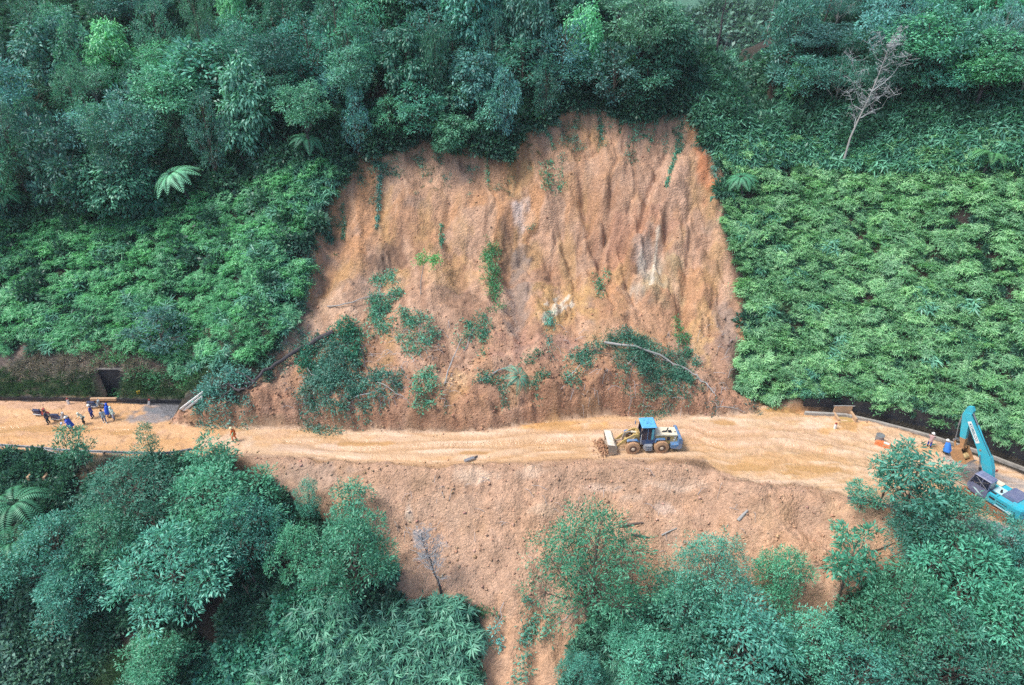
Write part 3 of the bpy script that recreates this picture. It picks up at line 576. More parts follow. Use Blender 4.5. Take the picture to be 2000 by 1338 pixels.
ACL = [  # crown centre in the photo, crown radius there, kind, height, tint, label
    (255, 965, 112, 0, 6.5, (.75, .85, .85), "dense dark acacia just below the guardrail, tallest above the fern"),
    (430, 985, 118, 1, 7.2, (.85, 1, .95), "broad acacia rising to the road edge below the orange worker"),
    (115, 1085, 90, 2, 7.5, (.95, 1, 1), "rounded acacia beside the large tree ferns at the corner"),
    (345, 1115, 125, 3, 8.5, (1, 1.05, 1.1), "big acacia with an exposed leaning trunk at its foot"),
    (225, 1055, 75, 4, 7, (.8, .95, .9), "small acacia wedged between the fern and the big leaning acacia"),
    (480, 1040, 90, 0, 7.5, (.75, .9, .9), "dark acacia beside two bare leaning trunks"),
    (690, 1090, 95, 1, 9.0, (.95, 1.1, 1.0), "tall conical acacia at the bank of bare soil above the bamboo"),
    (575, 1085, 55, 2, 7, (.85, 1, .95), "narrow acacia leaning against the tall conical acacia"),
    (150, 1160, 75, 3, 6, (.9, 1, 1), "low acacia over the pale shrubs in the bottom corner"),
    (-20, 1110, 80, 1, 7, (.9, 1, 1), "half-seen acacia at the frame edge under the ferns"),
    (1155, 1110, 124, 0, 10.3, (.85, 1.05, .95), "free standing acacia right of the muddy gully"),
    (1385, 1130, 92, 0, 8, (1, 1.05, 1), "acacia with a high crown in front of the brown mound"),
    (1330, 1215, 95, 2, 7.5, (.9, 1, 1), "broad dull acacia between the gully acacia and pale one"),
    (1525, 1130, 48, 3, 7, (.7, .9, .85), "small dark acacia beside the tongue of bare soil"),
    (1440, 1265, 130, 1, 8.5, (1.1, 1.15, 1.15), "very wide pale acacia at the bottom edge right of centre"),
    (1590, 1275, 68, 4, 7, (.9, 1, 1), "acacia below the tip of the bare soil tongue"),
    (1760, 1200, 95, 2, 8, (.8, .95, .92), "dark acacia under the slender one by the soil tongue"),
    (1885, 1150, 122, 3, 8.2, (.95, 1.12, .95), "large bright acacia below the excavator"),
    (1850, 1285, 120, 0, 8, (.9, 1, 1), "wide acacia in the bottom corner below the bright one"),
    (1985, 1230, 90, 1, 8, (.8, .9, .95), "acacia cut by the frame edge in the bottom corner"),
    (1690, 1310, 75, 4, 6.5, (.95, 1.05, 1.05), "low pale acacia at the bottom edge between two wide ones"),
    (1255, 1280, 65, 3, 6.5, (.85, .95, .95), "acacia at the bottom edge beside the gully mouth"),
    (1875, 1045, 75, 2, 6.5, (1.0, 1.0, 1.1), "greyish acacia hanging over the far guardrail"),
    (1975, 1085, 60, 4, 6.5, (.85, 1, 1), "acacia just below the excavator tracks at the frame edge"),
    (1790, 1035, 60, 0, 5.5, (.8, .9, .95), "drooping greyish acacia beside the round soil mound"),
    (300, 1300, 70, 3, 5, (.8, .95, .9), "low dark acacia at the bottom edge by the tall grass"),
    (1130, 1320, 40, 2, 5, (.8, .95, .95), "small acacia at the bottom edge of the gully"),
    (600, 980, 28, 1, 4.5, (.7, .85, .9), "low leaning acacia reaching over bare soil below the road"),
]
for i, (u, v, r, k, H, tint, lb) in enumerate(ACL):
    x, y, z, t = P(u, v, H * .58); R = r * t / FPX; big = r >= 90; m = ACB[k % 4] if big else ACA[k]
    place_tree("acacia_tree", m, x, y, rng.uniform(0, 6.28), R / ((3.75 if u < 1100 else 3.45) if big else (2.9 if u < 1100 else 2.5)), tuple(np.array(tint) * [.78, 1.12, .95, 1.25, .86, 1.05][i % 6] * np.array([[1, 1, 1], [1.06, 1.03, .92], [.95, 1, 1.1]][i % 3])), lb, "acacia trees below the road", sz=H / 7.2)
for u, v, r, k, H, tint, lb in [
    (1665, 1085, 62, 0, 8.5, (.8, 1.0, .9), "slender acacia with forked top in front of the soil mound"),
    (1790, 930, 78, 1, 7.5, (.9, .95, 1.0), "open acacia with thin bare trunks below the excavator bucket"),
    (1745, 905, 42, 2, 7.5, (.85, .95, 1.0), "thin leaning acacia in front of the orange barrier"),
    (1840, 965, 62, 0, 6.5, (.85, .95, .95), "sparse acacia overlapping the excavator cab side"),
    (150, 868, 34, 2, 6.5, (.8, .9, .8), "spindly sapling rising over the guardrail near the riders"),
    (286, 852, 20, 1, 5.0, (.75, .85, .85), "tiny sapling standing alone against the muddy road"),
    (685, 970, 42, 1, 5, (.8, 1.0, .9), "bent sapling on bare soil above the conical acacia"),
    (425, 890, 50, 0, 6, (.8, .95, .85), "sapling tops just below the orange worker"),
    (1690, 965, 36, 2, 2.6, (.75, .9, .9), "low sapling lying over the road edge before the guardrail")]:
    x, y, z, t = P(u, v, H * .66); place_tree("acacia_sapling", ACS[k], x, y, rng.uniform(0, 6.28), r * t / FPX / 1.7, tint, lb, "young acacias by the road edge", sz=H / 6)

# --- forest above the slide
FO = []
for i in range(6): FO.append(tree_meshes("forest%d" % i, 400 + i, 9, 3.4, M["forest"], M["bark"], lobes=20, cl=[50, 64, 44, 70, 54, 50][i], nl=9, Ln=[.42, .30, .5, .26, .36, .46][i], Wd=[.17, .12, .2, .08, .16, .13][i], spread=.20, base=.12, open_=.5, tr=.16, lobe_r=(.17, .36)))
for i in range(3): FO.append(tree_meshes("drape%d" % i, 420 + i, 9, 2.9, M["forest"], M["bark"], lobes=20, cl=34, nl=10, Ln=.46, Wd=.19, spread=.18, base=.05, droop=1.2, open_=.25, tr=.16, flat=1.2, up=.1))
for i in range(2): FO.append(tree_meshes("tall%d" % i, 430 + i, 12, 2.9, M["forest"], M["darkbark"], lobes=18, cl=26, nl=10, Ln=.34, Wd=.12, spread=.20, base=.42, open_=.4, tr=.15, flat=.7))
FEA = [tree_meshes("feather%d" % i, 440 + i, 8, 4.2, M["forest"], M["palebark"], lobes=18, cl=44, nl=12, Ln=.22, Wd=.06, spread=.17, base=.5, open_=.25, tr=.14, flat=.30, lobe_r=(.26, .4), up=.9) for i in range(2)]
LOOK = {0: "rounded leafy", 1: "dense lumpy", 2: "broad crowned", 3: "uneven", 4: "bushy", 5: "wide leafy", 6: "vine draped", 7: "climber covered", 8: "drooping", 9: "tall dark-trunked", 10: "tall thin-crowned", 11: "feathery layered", 12: "feathery flat-topped"}
ALLF = FO + FEA
TINTS = [((.80, .95, 1.0), "teal"), ((.62, .74, .82), "dark teal"), ((1.0, 1.15, 1.0), "mid green"), ((.9, 1.0, 1.2), "bluish green"), ((1.3, 1.4, 1.05), "pale green"), ((.7, .82, .75), "dark green")]
edge_u = [-100, 0, 150, 300, 420, 520, 620, 680, 780, 900, 980, 1060, 1150, 1250, 1340, 1420, 1500, 1600, 1800, 2100]
edge_v = [400, 400, 380, 350, 300, 250, 240, 250, 205, 200, 205, 170, 135, 140, 145, 140, 150, 165, 150, 160]
rows = {}; rowname = ["front", "second", "third", "fourth", "fifth", "sixth"]
cand = []
for r_ in range(6):
    for c_ in range(30):
        u = -60 + c_ * 74 + (37 if r_ % 2 else 0) + rng.uniform(-20, 20); v = np.interp(u, edge_u, edge_v) - r_ * 68 + rng.uniform(-16, 16)
        if v < -70 or u > 2080: continue
        if (1350 < u < 1515 and v < 165): continue
        cand.append((r_, u, v))
done_xy = []
for r_, u, v in cand:
    if any(abs(u - a) < w and b - h_ < v < b + h_ for a, b, w, h_ in ((362, 350, 80, 75), (592, 290, 55, 55), (8, 390, 55, 55), (1930, 300, 60, 60))): continue
    H = rng.uniform(5, 13.5) * (.8 if r_ == 0 else 1); k = int(rng.choice([0, 1, 2, 3, 4, 5, 6, 7, 8, 9, 10, 11, 12], p=[.09, .09, .09, .09, .09, .09, .08, .08, .04, .12, .11, .015, .015]))
    if u > 1480: k = int(rng.choice([0, 2, 4, 5, 9, 10, 11, 12])); H *= .95
    x, y, z, t = P(u, max(v, -60), H * .55)
    if y > 125: continue
    zt = z + H * .55
    rows.setdefault(r_, []).append((u, x, y, H, k, t))
for r_, L in rows.items():
    L.sort()
    for j, (u, x, y, H, k, t) in enumerate(L):
        tint, tn = TINTS[int(rng.choice(6, p=[.25, .2, .2, .15, .08, .12]))]
        if u > 1480: tint = tuple(c * 1.2 for c in tint)
        R = 50 * t / FPX * rng.uniform(.55, 1.3); R0 = 4.2 if k > 10 else 2.9 if k > 5 else 3.4; H0_ = 8 if k > 10 else 12 if k > 8 else 9
        lbl = "%s %s tree, %s from the left in %s row above slide" % (LOOK[k], tn, ORD[j], rowname[r_])
        place_tree("forest_tree", ALLF[k], x, y, rng.uniform(0, 6.28), R / R0, tuple(np.array(tint) * rng.uniform(.7, 1.4) * rng.uniform(.92, 1.08, 3)), lbl, "forest trees above the slide", sz=H / H0_)
for u, v, r, k, H, tint, lb in [
    (185, 262, 100, 11, 8, (1.3, 1.45, 1.9), "grey-blue feathery tree with flat layers near the upper left"),
    (20, 260, 70, 12, 8, (1.1, 1.3, 1.8), "blue feathery tree cut by the left frame edge"),
    (215, 350, 62, 6, 8, (1, 1.15, 1), "climber-smothered tree with hanging leaf strands under the grey-blue tree"),
    (262, 350, 48, 7, 7, (.95, 1.1, .95), "narrow climber column beside the bright tree fern"),
    (410, 130, 95, 2, 10, (1.2, 1.4, 1.35), "largest pale-topped crown of the left forest"),
    (105, 55, 38, 4, 8, (1.5, 1.6, 1.4), "small tree with reddish pale tips at the top left"),
    (880, 250, 40, 6, 5, (1.0, 1.1, .9), "small leaning tree on the very rim of the slide"),
    (960, 215, 38, 4, 6, (1.5, 1.6, 1.6), "pale shrubby tree at the notch of the slide rim"),
    (310, 640, 62, 5, 5.5, (.75, .8, .9), "round dark shrubby tree above the grassy bank, left of the slide"),
    (400, 205, 22, 3, 5, (3.2, 2.3, .7), "small yellow-green tree among dark forest"),
    (1565, 160, 32, 4, 6, (1.6, 1.7, 1.0), "small yellowish tree above the blade-leaved plants"),
    (1810, 90, 80, 10, 10, (1.2, 1.5, 1.2), "light green pine-like tree near the upper right"),
    (1925, 130, 70, 9, 10, (1.0, 1.2, 1.0), "dark pine-like tree near the right frame edge"),
    (1960, 75, 50, 12, 9, (1.8, 1.6, 2.0), "grey-violet feathery tree at the right frame edge")]:
    x, y, z, t = P(u, v, H * .6); R0 = 4.2 if k > 10 else 2.9 if k > 5 else 3.4; H0_ = 8 if k > 10 else 12 if k > 8 else 9
    place_tree("forest_tree", ALLF[k], x, y, rng.uniform(0, 6.28), r * t / FPX / R0, tint, lb, "forest trees above the slide", sz=H / H0_)

# --- bare trees
def bare_tree(nm, seed, H, spread, trunk_r, mat, nb=16, lean=(0, 0), fine=5):
    rng = np.random.default_rng(seed); mb = MB(); br = MB()
    tp = [(lean[0] * (k / 7) ** 1.2 + rng.normal(0, .01 * H), lean[1] * (k / 7) ** 1.2 + rng.normal(0, .01 * H), H * k / 7 - .2) for k in range(8)]
    mb.tube(tp, [trunk_r * (1 - .85 * k / 7) for k in range(8)], 7)
    tq = np.array(tp)
    for i in range(nb):
        t = .34 + .64 * rng.random() ** .8; f = t * 7; i0 = min(6, int(f)); a = tq[i0] + (tq[i0 + 1] - tq[i0]) * (f - i0); an = rng.uniform(0, 6.28); L = spread * rng.uniform(.3, 1) * (1.3 - t * .9)
        e = a + np.array([math.cos(an) * L, math.sin(an) * L, L * rng.uniform(.5, 1.5)]); r0 = trunk_r * rng.uniform(.18, .36)
        br.tube(limb_pts(a, e, rng, 5, -.05), [r0, r0 * .7, r0 * .5, r0 * .35, r0 * .2], 4, False)
        for q in range(fine):
            s = a + (e - a) * rng.uniform(.3, 1); d = sph(rng, 1)[0] * L * .4; d[2] = abs(d[2]) * .7
            br.tube(limb_pts(s, s + d, rng, 3, 0), [max(.016, r0 * .35), max(.013, r0 * .25), .01], 3, False)
            for w in range(3):
                s2 = s + d * rng.uniform(.4, 1); d2 = sph(rng, 1)[0] * L * .2; br.tube([tuple(s2), tuple(s2 + d2)], [max(.012, r0 * .2), .009], 3, False)
    if nb <= 6: mb.add(br.v, br.f); return mb.mesh(nm + "_trunk", mat, True), None
    return mb.mesh(nm + "_trunk", mat, True), br.mesh(nm + "_branches", M["twig"] if "grey" in nm else mat)
def place_bare(meshes, x, y, rz, label, sc=1):
    t = empty("bare_tree", (x, y, zat(x, y)), rz); t.scale = (sc,) * 3; link("trunk", meshes[0], t); meshes[1] and link("branches", meshes[1], t); tag(t, label, "tree"); return t
x, y, z, t = P(1634, 340); m = bare_tree("pale_grey", 11, 15.5, 4.6, .15, M["palebark"], 26, (3.0, .8), 8)
bt = place_bare(m, x, y, 0, "tall pale leafless tree leaning over the bamboo-covered slope")
x, y, z, t = P(862, 1160, .0); place_bare(bare_tree("grey", 12, 6.6, 2.6, .13, M["darkbark"], 40, (-1.3, .4), 9), x, y, 0, "small grey leafless tree standing alone on the bare lower slope")
x, y, z, t = P(1395, 115); place_bare(bare_tree("snag", 13, 9, 1.2, .2, M["darkbark"], 5, (.6, 0), 2), x, y, 0, "black bare trunk on the ridge beside the gap to the far hill")
x, y, z, t = P(1412, 112); place_bare(bare_tree("snagb", 14, 7, .9, .15, M["darkbark"], 4, (.9, 0), 2), x, y, 0, "thinner black trunk leaning right, next to the ridge gap")
x, y, z, t = P(515, 1165); place_bare(bare_tree("stem", 15, 3.2, .9, .16, M["darkbark"], 6, (-.9, .3), 2), x, y, 0, "dark leaning stem with dry twigs in the shaded gap")
x, y, z, t = P(505, 1190); place_bare(bare_tree("stemb", 16, 3.0, .8, .11, M["bark"], 5, (-1.1, .5), 2), x, y, 0, "thin reddish stem below the darker leaning stem")

snag = [bare_tree("thin_trunk%d" % i, 60 + i, 10, .8, .14, M[["palebark", "bark"][i % 2]], 5, (rng.normal(0, .8), 0), 2) for i in range(4)]
for i, (u, v, lb) in enumerate([(1065, 95, "bare dark trunk standing behind the notch of the rim"), (455, 265, "thick straight dark trunk under the largest pale crown"), (20, 165, "pale slanting trunk at the left frame edge"), (1230, 70, "thin trunk rising from the forest above the top of the slide"),
                                 (700, 130, "thin trunk among the crowns above the left rim"), (1600, 90, "thin pale trunk at the top right of the ridge gap"), (1690, 95, "dark slanting trunk behind the tall leafless tree"), (860, 120, "slender trunk left of centre in the upper forest"), (1500, 60, "dark trunk on the ridge, first one right of the gap")]):
    x, y, z, t = P(u, v); place_bare(snag[i % 4], x, y, rng.uniform(0, 6), lb, rng.uniform(.7, 1.1))
# --- tree ferns
def fern_meshes(nm, seed, n=12, L=2.0, H=2.2, up=.55, wf=.25):
    rng = np.random.default_rng(seed); ls = LeafSet(); mb = MB(); st = MB()
    mb.tube([(0, 0, -.3), (.03, 0, H * .5), (0, 0, H)], [.11, .09, .07], 8)
    for i in range(n):
        a = 2 * math.pi * i / n + rng.uniform(-.15, .15); Lf = L * rng.uniform(.85, 1.1); el = up * rng.uniform(.7, 1.3); k = 24
        s = np.linspace(0, 1, k); rr = Lf * (s * .95); zz = H + Lf * (el * s - (el + .42) * s * s * .95)
        px = np.stack([rr * math.cos(a), rr * math.sin(a), zz], 1); st.tube([tuple(p) for p in px[::5]], [.022, .018, .014, .010, .007, .005][:len(px[::5])], 4, False)
        T = unit(np.gradient(px, axis=0)); side = unit(np.cross(T, np.array([0, 0, 1.0]))); nn = np.cross(side, T)
        w = Lf * wf * np.sin(np.clip(s * .93 + .09, 0, 1) * math.pi) ** .75
        for sg in (-1, 1):
            m = s > .1; D = side[m] * sg + T[m] * .35 - np.array([0, 0, .12])
            ls.add(px[m], D, nn[m] + rng.normal(0, .05, nn[m].shape), w[m], Lf / k * .8, np.clip(rng.uniform(.3, .9) + rng.normal(0, .1, m.sum()), 0, 1), fold=.12, broad=.35)
    return mb.mesh(nm + "_trunk", M["darkbark"], True), ls.mesh(nm + "_fronds", M["fern"]), st.mesh(nm + "_ribs", M["green_grass"])
FM = [fern_meshes("fernA", 1, 12, 2.0, 2.4), fern_meshes("fernB", 2, 9, 2.1, 2.0, .75), fern_meshes("fernC", 3, 11, 3.0, 3.0, .85, .19)]
def place_fern(u, v, rpx, k, label, tint=(1, 1, 1), tilt=(0, 0), H=None, cat="tree fern"):
    base = [2.4, 2.0, 3.0][k]; L = [2.0, 2.1, 3.0][k]; x, y, z, t = P(u, v, base * .8); s = rpx * t / FPX / (L * .93)
    x, y, z, t = P(u, v, base * s); e = empty("tree_fern", (x, y, z - .05), rng.uniform(0, 6.28)); e.rotation_euler = (tilt[0], tilt[1], e.rotation_euler.z); e.scale = (s,) * 3
    link("trunk", FM[k][0], e); f = link("crown", FM[k][1], e); r = link("ribs", FM[k][2], f); f.color = (*tint, 1); r.color = (*tint, 1)
    tag(e, label, cat, "tree ferns"); return e
place_fern(362, 332, 54, 0, "bright star-shaped tree fern alone in dark forest, left of the slide", (2.4, 2.0, 2.0), (.35, 0), 1)
place_fern(592, 272, 42, 1, "tree fern among trees close to the upper left rim of the slide", (.95, 1, 1), (.2, 0))
place_fern(8, 378, 42, 0, "tree fern cut by the left frame edge above the bright cover", (.9, 1.1, .9))
place_fern(412, 262, 32, 1, "small tree fern just below the yellow-green tree", (.9, .95, 1))
place_fern(1930, 305, 52, 1, "broad tree fern with one yellowing frond near the right frame edge", (1.35, 1.2, .8), (.25, 0))
place_fern(1458, 345, 38, 0, "tree fern at the right shoulder of the slide", (1, 1.1, 1), (.2, 0))
place_fern(28, 985, 80, 2, "large tree fern at the left edge just below the guardrail", (1, 1.05, .95))
place_fern(25, 1060, 75, 2, "large tree fern at the left edge, lower one of the pair", (1.05, 1.1, .95))
place_fern(505, 1335, 36, 0, "tree fern cut by the bottom edge among bamboo", (.9, 1.1, 1))
place_fern(1225, 1215, 34, 0, "shaded tree fern under the gully acacias", (.6, .75, .7))
place_fern(300, 395, 26, 1, "dark drooping tree fern under the bright star-shaped one", (.55, .7, .8))

# ------------------------------------------------------------------ ground cover (geometry-node scatter)
def spiky(nm, seed, mat, stems=12, nl=10, Ln=.42, Wd=.06, R=.55, H=.75, droop=.5):
    rng = np.random.default_rng(seed); ls = LeafSet(); a = rng.uniform(0, 6.28, stems); r = R * np.sqrt(rng.random(stems)); zz = H * rng.uniform(.45, 1.05, stems) * (1 - .35 * (r / R) ** 2)
    cc = np.stack([np.cos(a) * r, np.sin(a) * r, zz], 1)
    for c in cc:
        an = np.arange(nl) * 2 * math.pi / nl + rng.uniform(0, 6); D = np.stack([np.cos(an), np.sin(an), rng.uniform(-droop, .45, nl)], 1) + np.array([c[0], c[1], 0]) * .6
        lv = np.clip(rng.random() * .5 + rng.random(nl) * .5, 0, 1); s = rng.uniform(.65, 1.2, nl)
        ls.add(c + rng.normal(0, .03, (nl, 3)), D, np.array([[0, 0, 1.0]]) + rng.normal(0, .3, (nl, 3)), Ln * s, Wd * s, lv, fold=.1, broad=.4)
    n = stems * 3; Pq = np.stack([rng.normal(0, R * .6, n), rng.normal(0, R * .6, n), rng.uniform(.0, H * .55, n)], 1)
    ls.add(Pq, rng.normal(size=(n, 3)) + np.array([0, 0, .4]), np.tile([[0, 0, 1.0]], (n, 1)) + rng.normal(0, .3, (n, 3)), Ln * .8, Wd, rng.random(n) * .4, fold=.1)
    return ls.mesh(nm, mat)
def bushy(nm, seed, mat, n=46, nl=8, Ln=.2, Wd=.09, R=.6, H=.7, droop=.1, spread=.1):
    rng = np.random.default_rng(seed); ls = LeafSet(); d = sph(rng, n); d[:, 2] = np.abs(d[:, 2]); cc = d * np.array([R, R, H]) * rng.uniform(.35, 1.05, (n, 1)) + np.array([0, 0, .05])
    clusters(ls, rng, cc, d, nl, Ln, Wd, spread, droop=droop); return ls.mesh(nm, mat)
def tuft(nm, seed, mat, n=70, L=.7, W=.03, R=.3):
    rng = np.random.default_rng(seed); ls = LeafSet(); a = rng.uniform(0, 6.28, n); r = R * np.sqrt(rng.random(n)); p = np.stack([np.cos(a) * r, np.sin(a) * r, np.zeros(n)], 1)
    D = np.stack([np.cos(a) * .6, np.sin(a) * .6, rng.uniform(.3, 1.2, n)], 1) + rng.normal(0, .3, (n, 3)); ls.add(p, D, rng.normal(size=(n, 3)) + D * 0 + [0, 0, .5], L * rng.uniform(.5, 1.1, n), W, rng.random(n), fold=0, broad=.55); return ls.mesh(nm, mat)
def scatter(name, x, y, variants, smin, smax, label, cat, tilt=.25, sink=.05, seed=0, zoff=0.):
    rng = np.random.default_rng(seed); n = len(x); z = gsample(x, y) - sink + zoff
    me = bpy.data.meshes.new(name); me.vertices.add(n); me.vertices.foreach_set("co", np.stack([x, y, z], 1).astype(np.float32).ravel())
    R_ = np.stack([rng.normal(0, tilt, n), rng.normal(0, tilt, n), rng.uniform(0, 6.28, n)], 1)
    e = .6; R_[:, 0] += np.clip((gsample(x, y + e) - gsample(x, y - e)) / (2 * e), -1, 1) * 0
    at = me.attributes.new("rot", 'FLOAT_VECTOR', 'POINT'); at.data.foreach_set("vector", R_.astype(np.float32).ravel())
    at = me.attributes.new("scl", 'FLOAT', 'POINT'); at.data.foreach_set("value", rng.uniform(smin, smax, n).astype(np.float32))
    at = me.attributes.new("pick", 'INT', 'POINT'); at.data.foreach_set("value", rng.integers(0, len(variants), n).astype(np.int32))
    o = bpy.data.objects.new(name, me); COL.objects.link(o)
    vc = bpy.data.collections.new(name + "_kinds")
    for i, vm in enumerate(variants): vc.objects.link(bpy.data.objects.new("%s_%02d" % (vm.name, i), vm))
    g = bpy.data.node_groups.new(name + "_scatter", "GeometryNodeTree"); g.is_modifier = True
    g.interface.new_socket("Geometry", in_out='INPUT', socket_type='NodeSocketGeometry'); g.interface.new_socket("Geometry", in_out='OUTPUT', socket_type='NodeSocketGeometry')
    nn = g.nodes.new; gi = nn("NodeGroupInput"); go = nn("NodeGroupOutput"); ip = nn("GeometryNodeInstanceOnPoints"); ci = nn("GeometryNodeCollectionInfo")
    ci.inputs[0].default_value = vc; ci.inputs["Separate Children"].default_value = True; ci.inputs["Reset Children"].default_value = True
    ip.inputs["Pick Instance"].default_value = True
    def na(nm_, t):
        a = nn("GeometryNodeInputNamedAttribute"); a.data_type = t; a.inputs[0].default_value = nm_; return a.outputs[0]
    L = g.links.new; L(gi.outputs[0], ip.inputs["Points"]); L(ci.outputs[0], ip.inputs["Instance"]); L(na("pick", 'INT'), ip.inputs["Instance Index"])
    L(na("rot", 'FLOAT_VECTOR'), ip.inputs["Rotation"]); L(na("scl", 'FLOAT'), ip.inputs["Scale"]); L(ip.outputs[0], go.inputs[0])
    md = o.modifiers.new("scatter", 'NODES'); md.node_group = g
    return tag(o, label, cat, kind="stuff")
def mounds(reg, step, seed, drop=.02, avoid=.35):
    rng = np.random.default_rng(seed); lo, hi = reg.min(0) - 1, reg.max(0) + 1; gx, gy = np.meshgrid(np.arange(lo[0], hi[0], step), np.arange(lo[1], hi[1], step * .8))
    gx = (gx + (np.arange(gx.shape[0]) % 2)[:, None] * step / 2).ravel() + rng.normal(0, step * .24, gx.size); gy = gy.ravel() + rng.normal(0, step * .24, gx.size)
    m = inside(gx, gy, reg) & (gsample(gx, gy, soil) < avoid) & (gsample(gx, gy, wroad) < .3) & (rng.random(len(gx)) > drop) & (fbm(gx / 2.2, gy / 2.2, seed + 9, 3) > -.46)
    return gx[m], gy[m]
def region(pts): return poly(pts)
def sow(reg, n, seed, f=None, avoid=.35, gap=None):
    rng = np.random.default_rng(seed); lo, hi = reg.min(0), reg.max(0); x = rng.uniform(lo[0], hi[0], n * 4); y = rng.uniform(lo[1], hi[1], n * 4)
    m = inside(x, y, reg) & (gsample(x, y, soil) < avoid) & (gsample(x, y, wroad) < .3)
    if gap: m &= fbm(x / gap[0], y / gap[0], seed + 9, 3) > gap[1] + .0
    if f is not None: m &= f(x, y)
    return x[m][:n], y[m][:n]
CV = [spiky("spikeA%d" % i, 500 + i, M["cover"], stems=50, nl=9, Ln=.46, Wd=.085, R=1.0, H=1.15) for i in range(5)]
CF = [spiky("spikeB%d" % i, 510 + i, M["cover2"], stems=50, nl=9, Ln=.42, Wd=.085, R=1.0, H=1.1) for i in range(5)]
DP = [spiky("bladeA%d" % i, 520 + i, M["darkpalm"], stems=10, nl=8, Ln=.95, Wd=.16, R=.75, H=1.2, droop=.9) for i in range(3)]
UN = [bushy("bushA%d" % i, 530 + i, M["under"], Ln=.27, Wd=.12) for i in range(4)]
VI = [bushy("vineA%d" % i, 540 + i, M["vine"], n=50, nl=6, Ln=.30, Wd=.26, R=.8, H=.45, droop=.3) for i in range(3)]
PL = [bushy("paleA%d" % i, 545 + i, M["pale"], n=40, nl=6, Ln=.36, Wd=.20, R=.8, H=.8, droop=.3) for i in range(3)]
DG = [tuft("dryA%d" % i, 550 + i, M["dry"]) for i in range(3)]; GG = [tuft("grassA%d" % i, 560 + i, M["green_grass"], L=.4) for i in range(3)]
TG = [tuft("tallgrassA%d" % i, 565 + i, M["green_grass"], n=110, L=1.7, W=.03, R=.35) for i in range(2)]
BB = [spiky("bambooA%d" % i, 570 + i, M["darkpalm"], stems=20, nl=9, Ln=.62, Wd=.11, R=.95, H=1.5, droop=.8) for i in range(3)]
fx_ = np.random.default_rng(44); qx = fx_.uniform(20, 150, 2600); qy = fx_.uniform(192, 300, 2600); kk = np.abs(qy - 236 - 6 * np.sin(qx / 30)) > 5.5; qx, qy = qx[kk], qy[kk]
def farz(x, y): return -34 + 125 * sst(190, 420, y) + 12 * fbm(x / 60, y / 60, 201, 4)
_g = gsample; gsample_far = lambda x, y, G=None: farz(np.asarray(x), np.asarray(y)); gsample = gsample_far
scatter("far_trees", qx, qy, PL + UN, 3.0, 6.5, "distant pale green canopy on the far hillside beyond the ridge", "trees", seed=44); gsample = _g
RC = region([(1392, 290), (1408, 350), (1420, 480), (1440, 520), (1458, 600), (1460, 680), (1436, 735), (1456, 775), (1490, 786), (1640, 782), (1760, 802), (1900, 842), (2130, 925), (2320, 1000), (2320, 300), (1900, 260), (1700, 290), (1560, 270), (1420, 270)])
RT = region([(1345, 205), (1392, 290), (1440, 330), (1560, 320), (1700, 340), (1900, 330), (2320, 340), (2320, 120), (1800, 130), (1600, 130), (1350, 150)])
LC_ = region([(-400, 686), (-160, 688), (120, 688), (300, 700), (440, 715), (512, 712), (548, 660), (590, 580), (606, 500), (612, 430), (652, 392), (664, 345), (640, 310), (560, 320), (430, 380), (320, 380), (250, 420), (-160, 430), (-400, 430)])
x, y = mounds(RC, 1.05, 1); scatter("ground_cover", x, y, CV, .7, 1.2, "bright green bamboo grass covering the slope right of the slide", "ground cover", seed=1)
x, y = sow(RT, 2600, 2, gap=(2, -.5)); scatter("blade_plants", x, y, DP, .8, 1.3, "dark blade-leaved plants above the bamboo grass, right of the slide", "plants", seed=2)
x, y = mounds(LC_, 1.15, 3); scatter("ground_cover", x, y, CF, .7, 1.2, "bright green ferny cover on the slope left of the slide", "ground cover", seed=3)
x, y = sow(LC_, 380, 4, f=lambda x, y: fbm(x / 4, y / 4, 444, 2) > .1); scatter("blade_plants", x, y, DP, .7, 1.1, "dark blade-leaved plants scattered in the ferny cover left of the slide", "plants", seed=4)
rng2 = np.random.default_rng(9)
x = rng2.uniform(-115, 100, 34000); y = rng2.uniform(60, 118, 34000)
m = (gsample(x, y, soil) < .3) & (gsample(x, y, wroad) < .2) & (y > yh(x) + 4) & ~(inside(x, y, RC)) & ~(inside(x, y, LC_) & (rng2.random(len(x)) < .85)) & ~((y < 75) & (x < -28) & (rng2.random(len(x)) < .8)) & (fbm(x / 2, y / 2, 71, 3) > -.35)
x, y = x[m][:12500], y[m][:12500]; scatter("undergrowth", x, y, UN, 1.0, 2.3, "dark leafy undergrowth between the forest trees above the slide", "undergrowth", seed=5)
x = rng2.uniform(-60, 60, 20000); y = rng2.uniform(24, 54, 20000)
m = (gsample(x, y, soil) < .2) & (y < yn(x) - .9) & (fbm(x / 2.4, y / 2.4, 72, 3) > -.12)
x, y = x[m][:5200], y[m][:5200]; scatter("undergrowth", x, y, UN, .8, 1.6, "dark leafy undergrowth beneath the acacias below the road", "undergrowth", seed=6)
BR = region([(545, 1215), (600, 1180), (700, 1190), (800, 1205), (870, 1180), (925, 1190), (930, 1260), (935, 1420), (480, 1420), (520, 1300)])
x, y = sow(BR, 300, 7, avoid=.6); scatter("bamboo_thicket", x, y, BB, .6, 1.4, "thicket of star-leaved bamboo beside the muddy gully at the bottom edge", "bamboo", seed=7)
BR2 = region([(1140, 1230), (1300, 1190), (1330, 1420), (1110, 1420)]); x, y = sow(BR2, 120, 17, avoid=.5); scatter("bamboo_thicket", x, y, BB, .6, .95, "shaded bamboo under the acacias right of the gully", "bamboo", seed=17)
VR = region([(560, 1170), (640, 1150), (660, 1230), (620, 1300), (540, 1340), (380, 1345), (400, 1280), (540, 1240)])
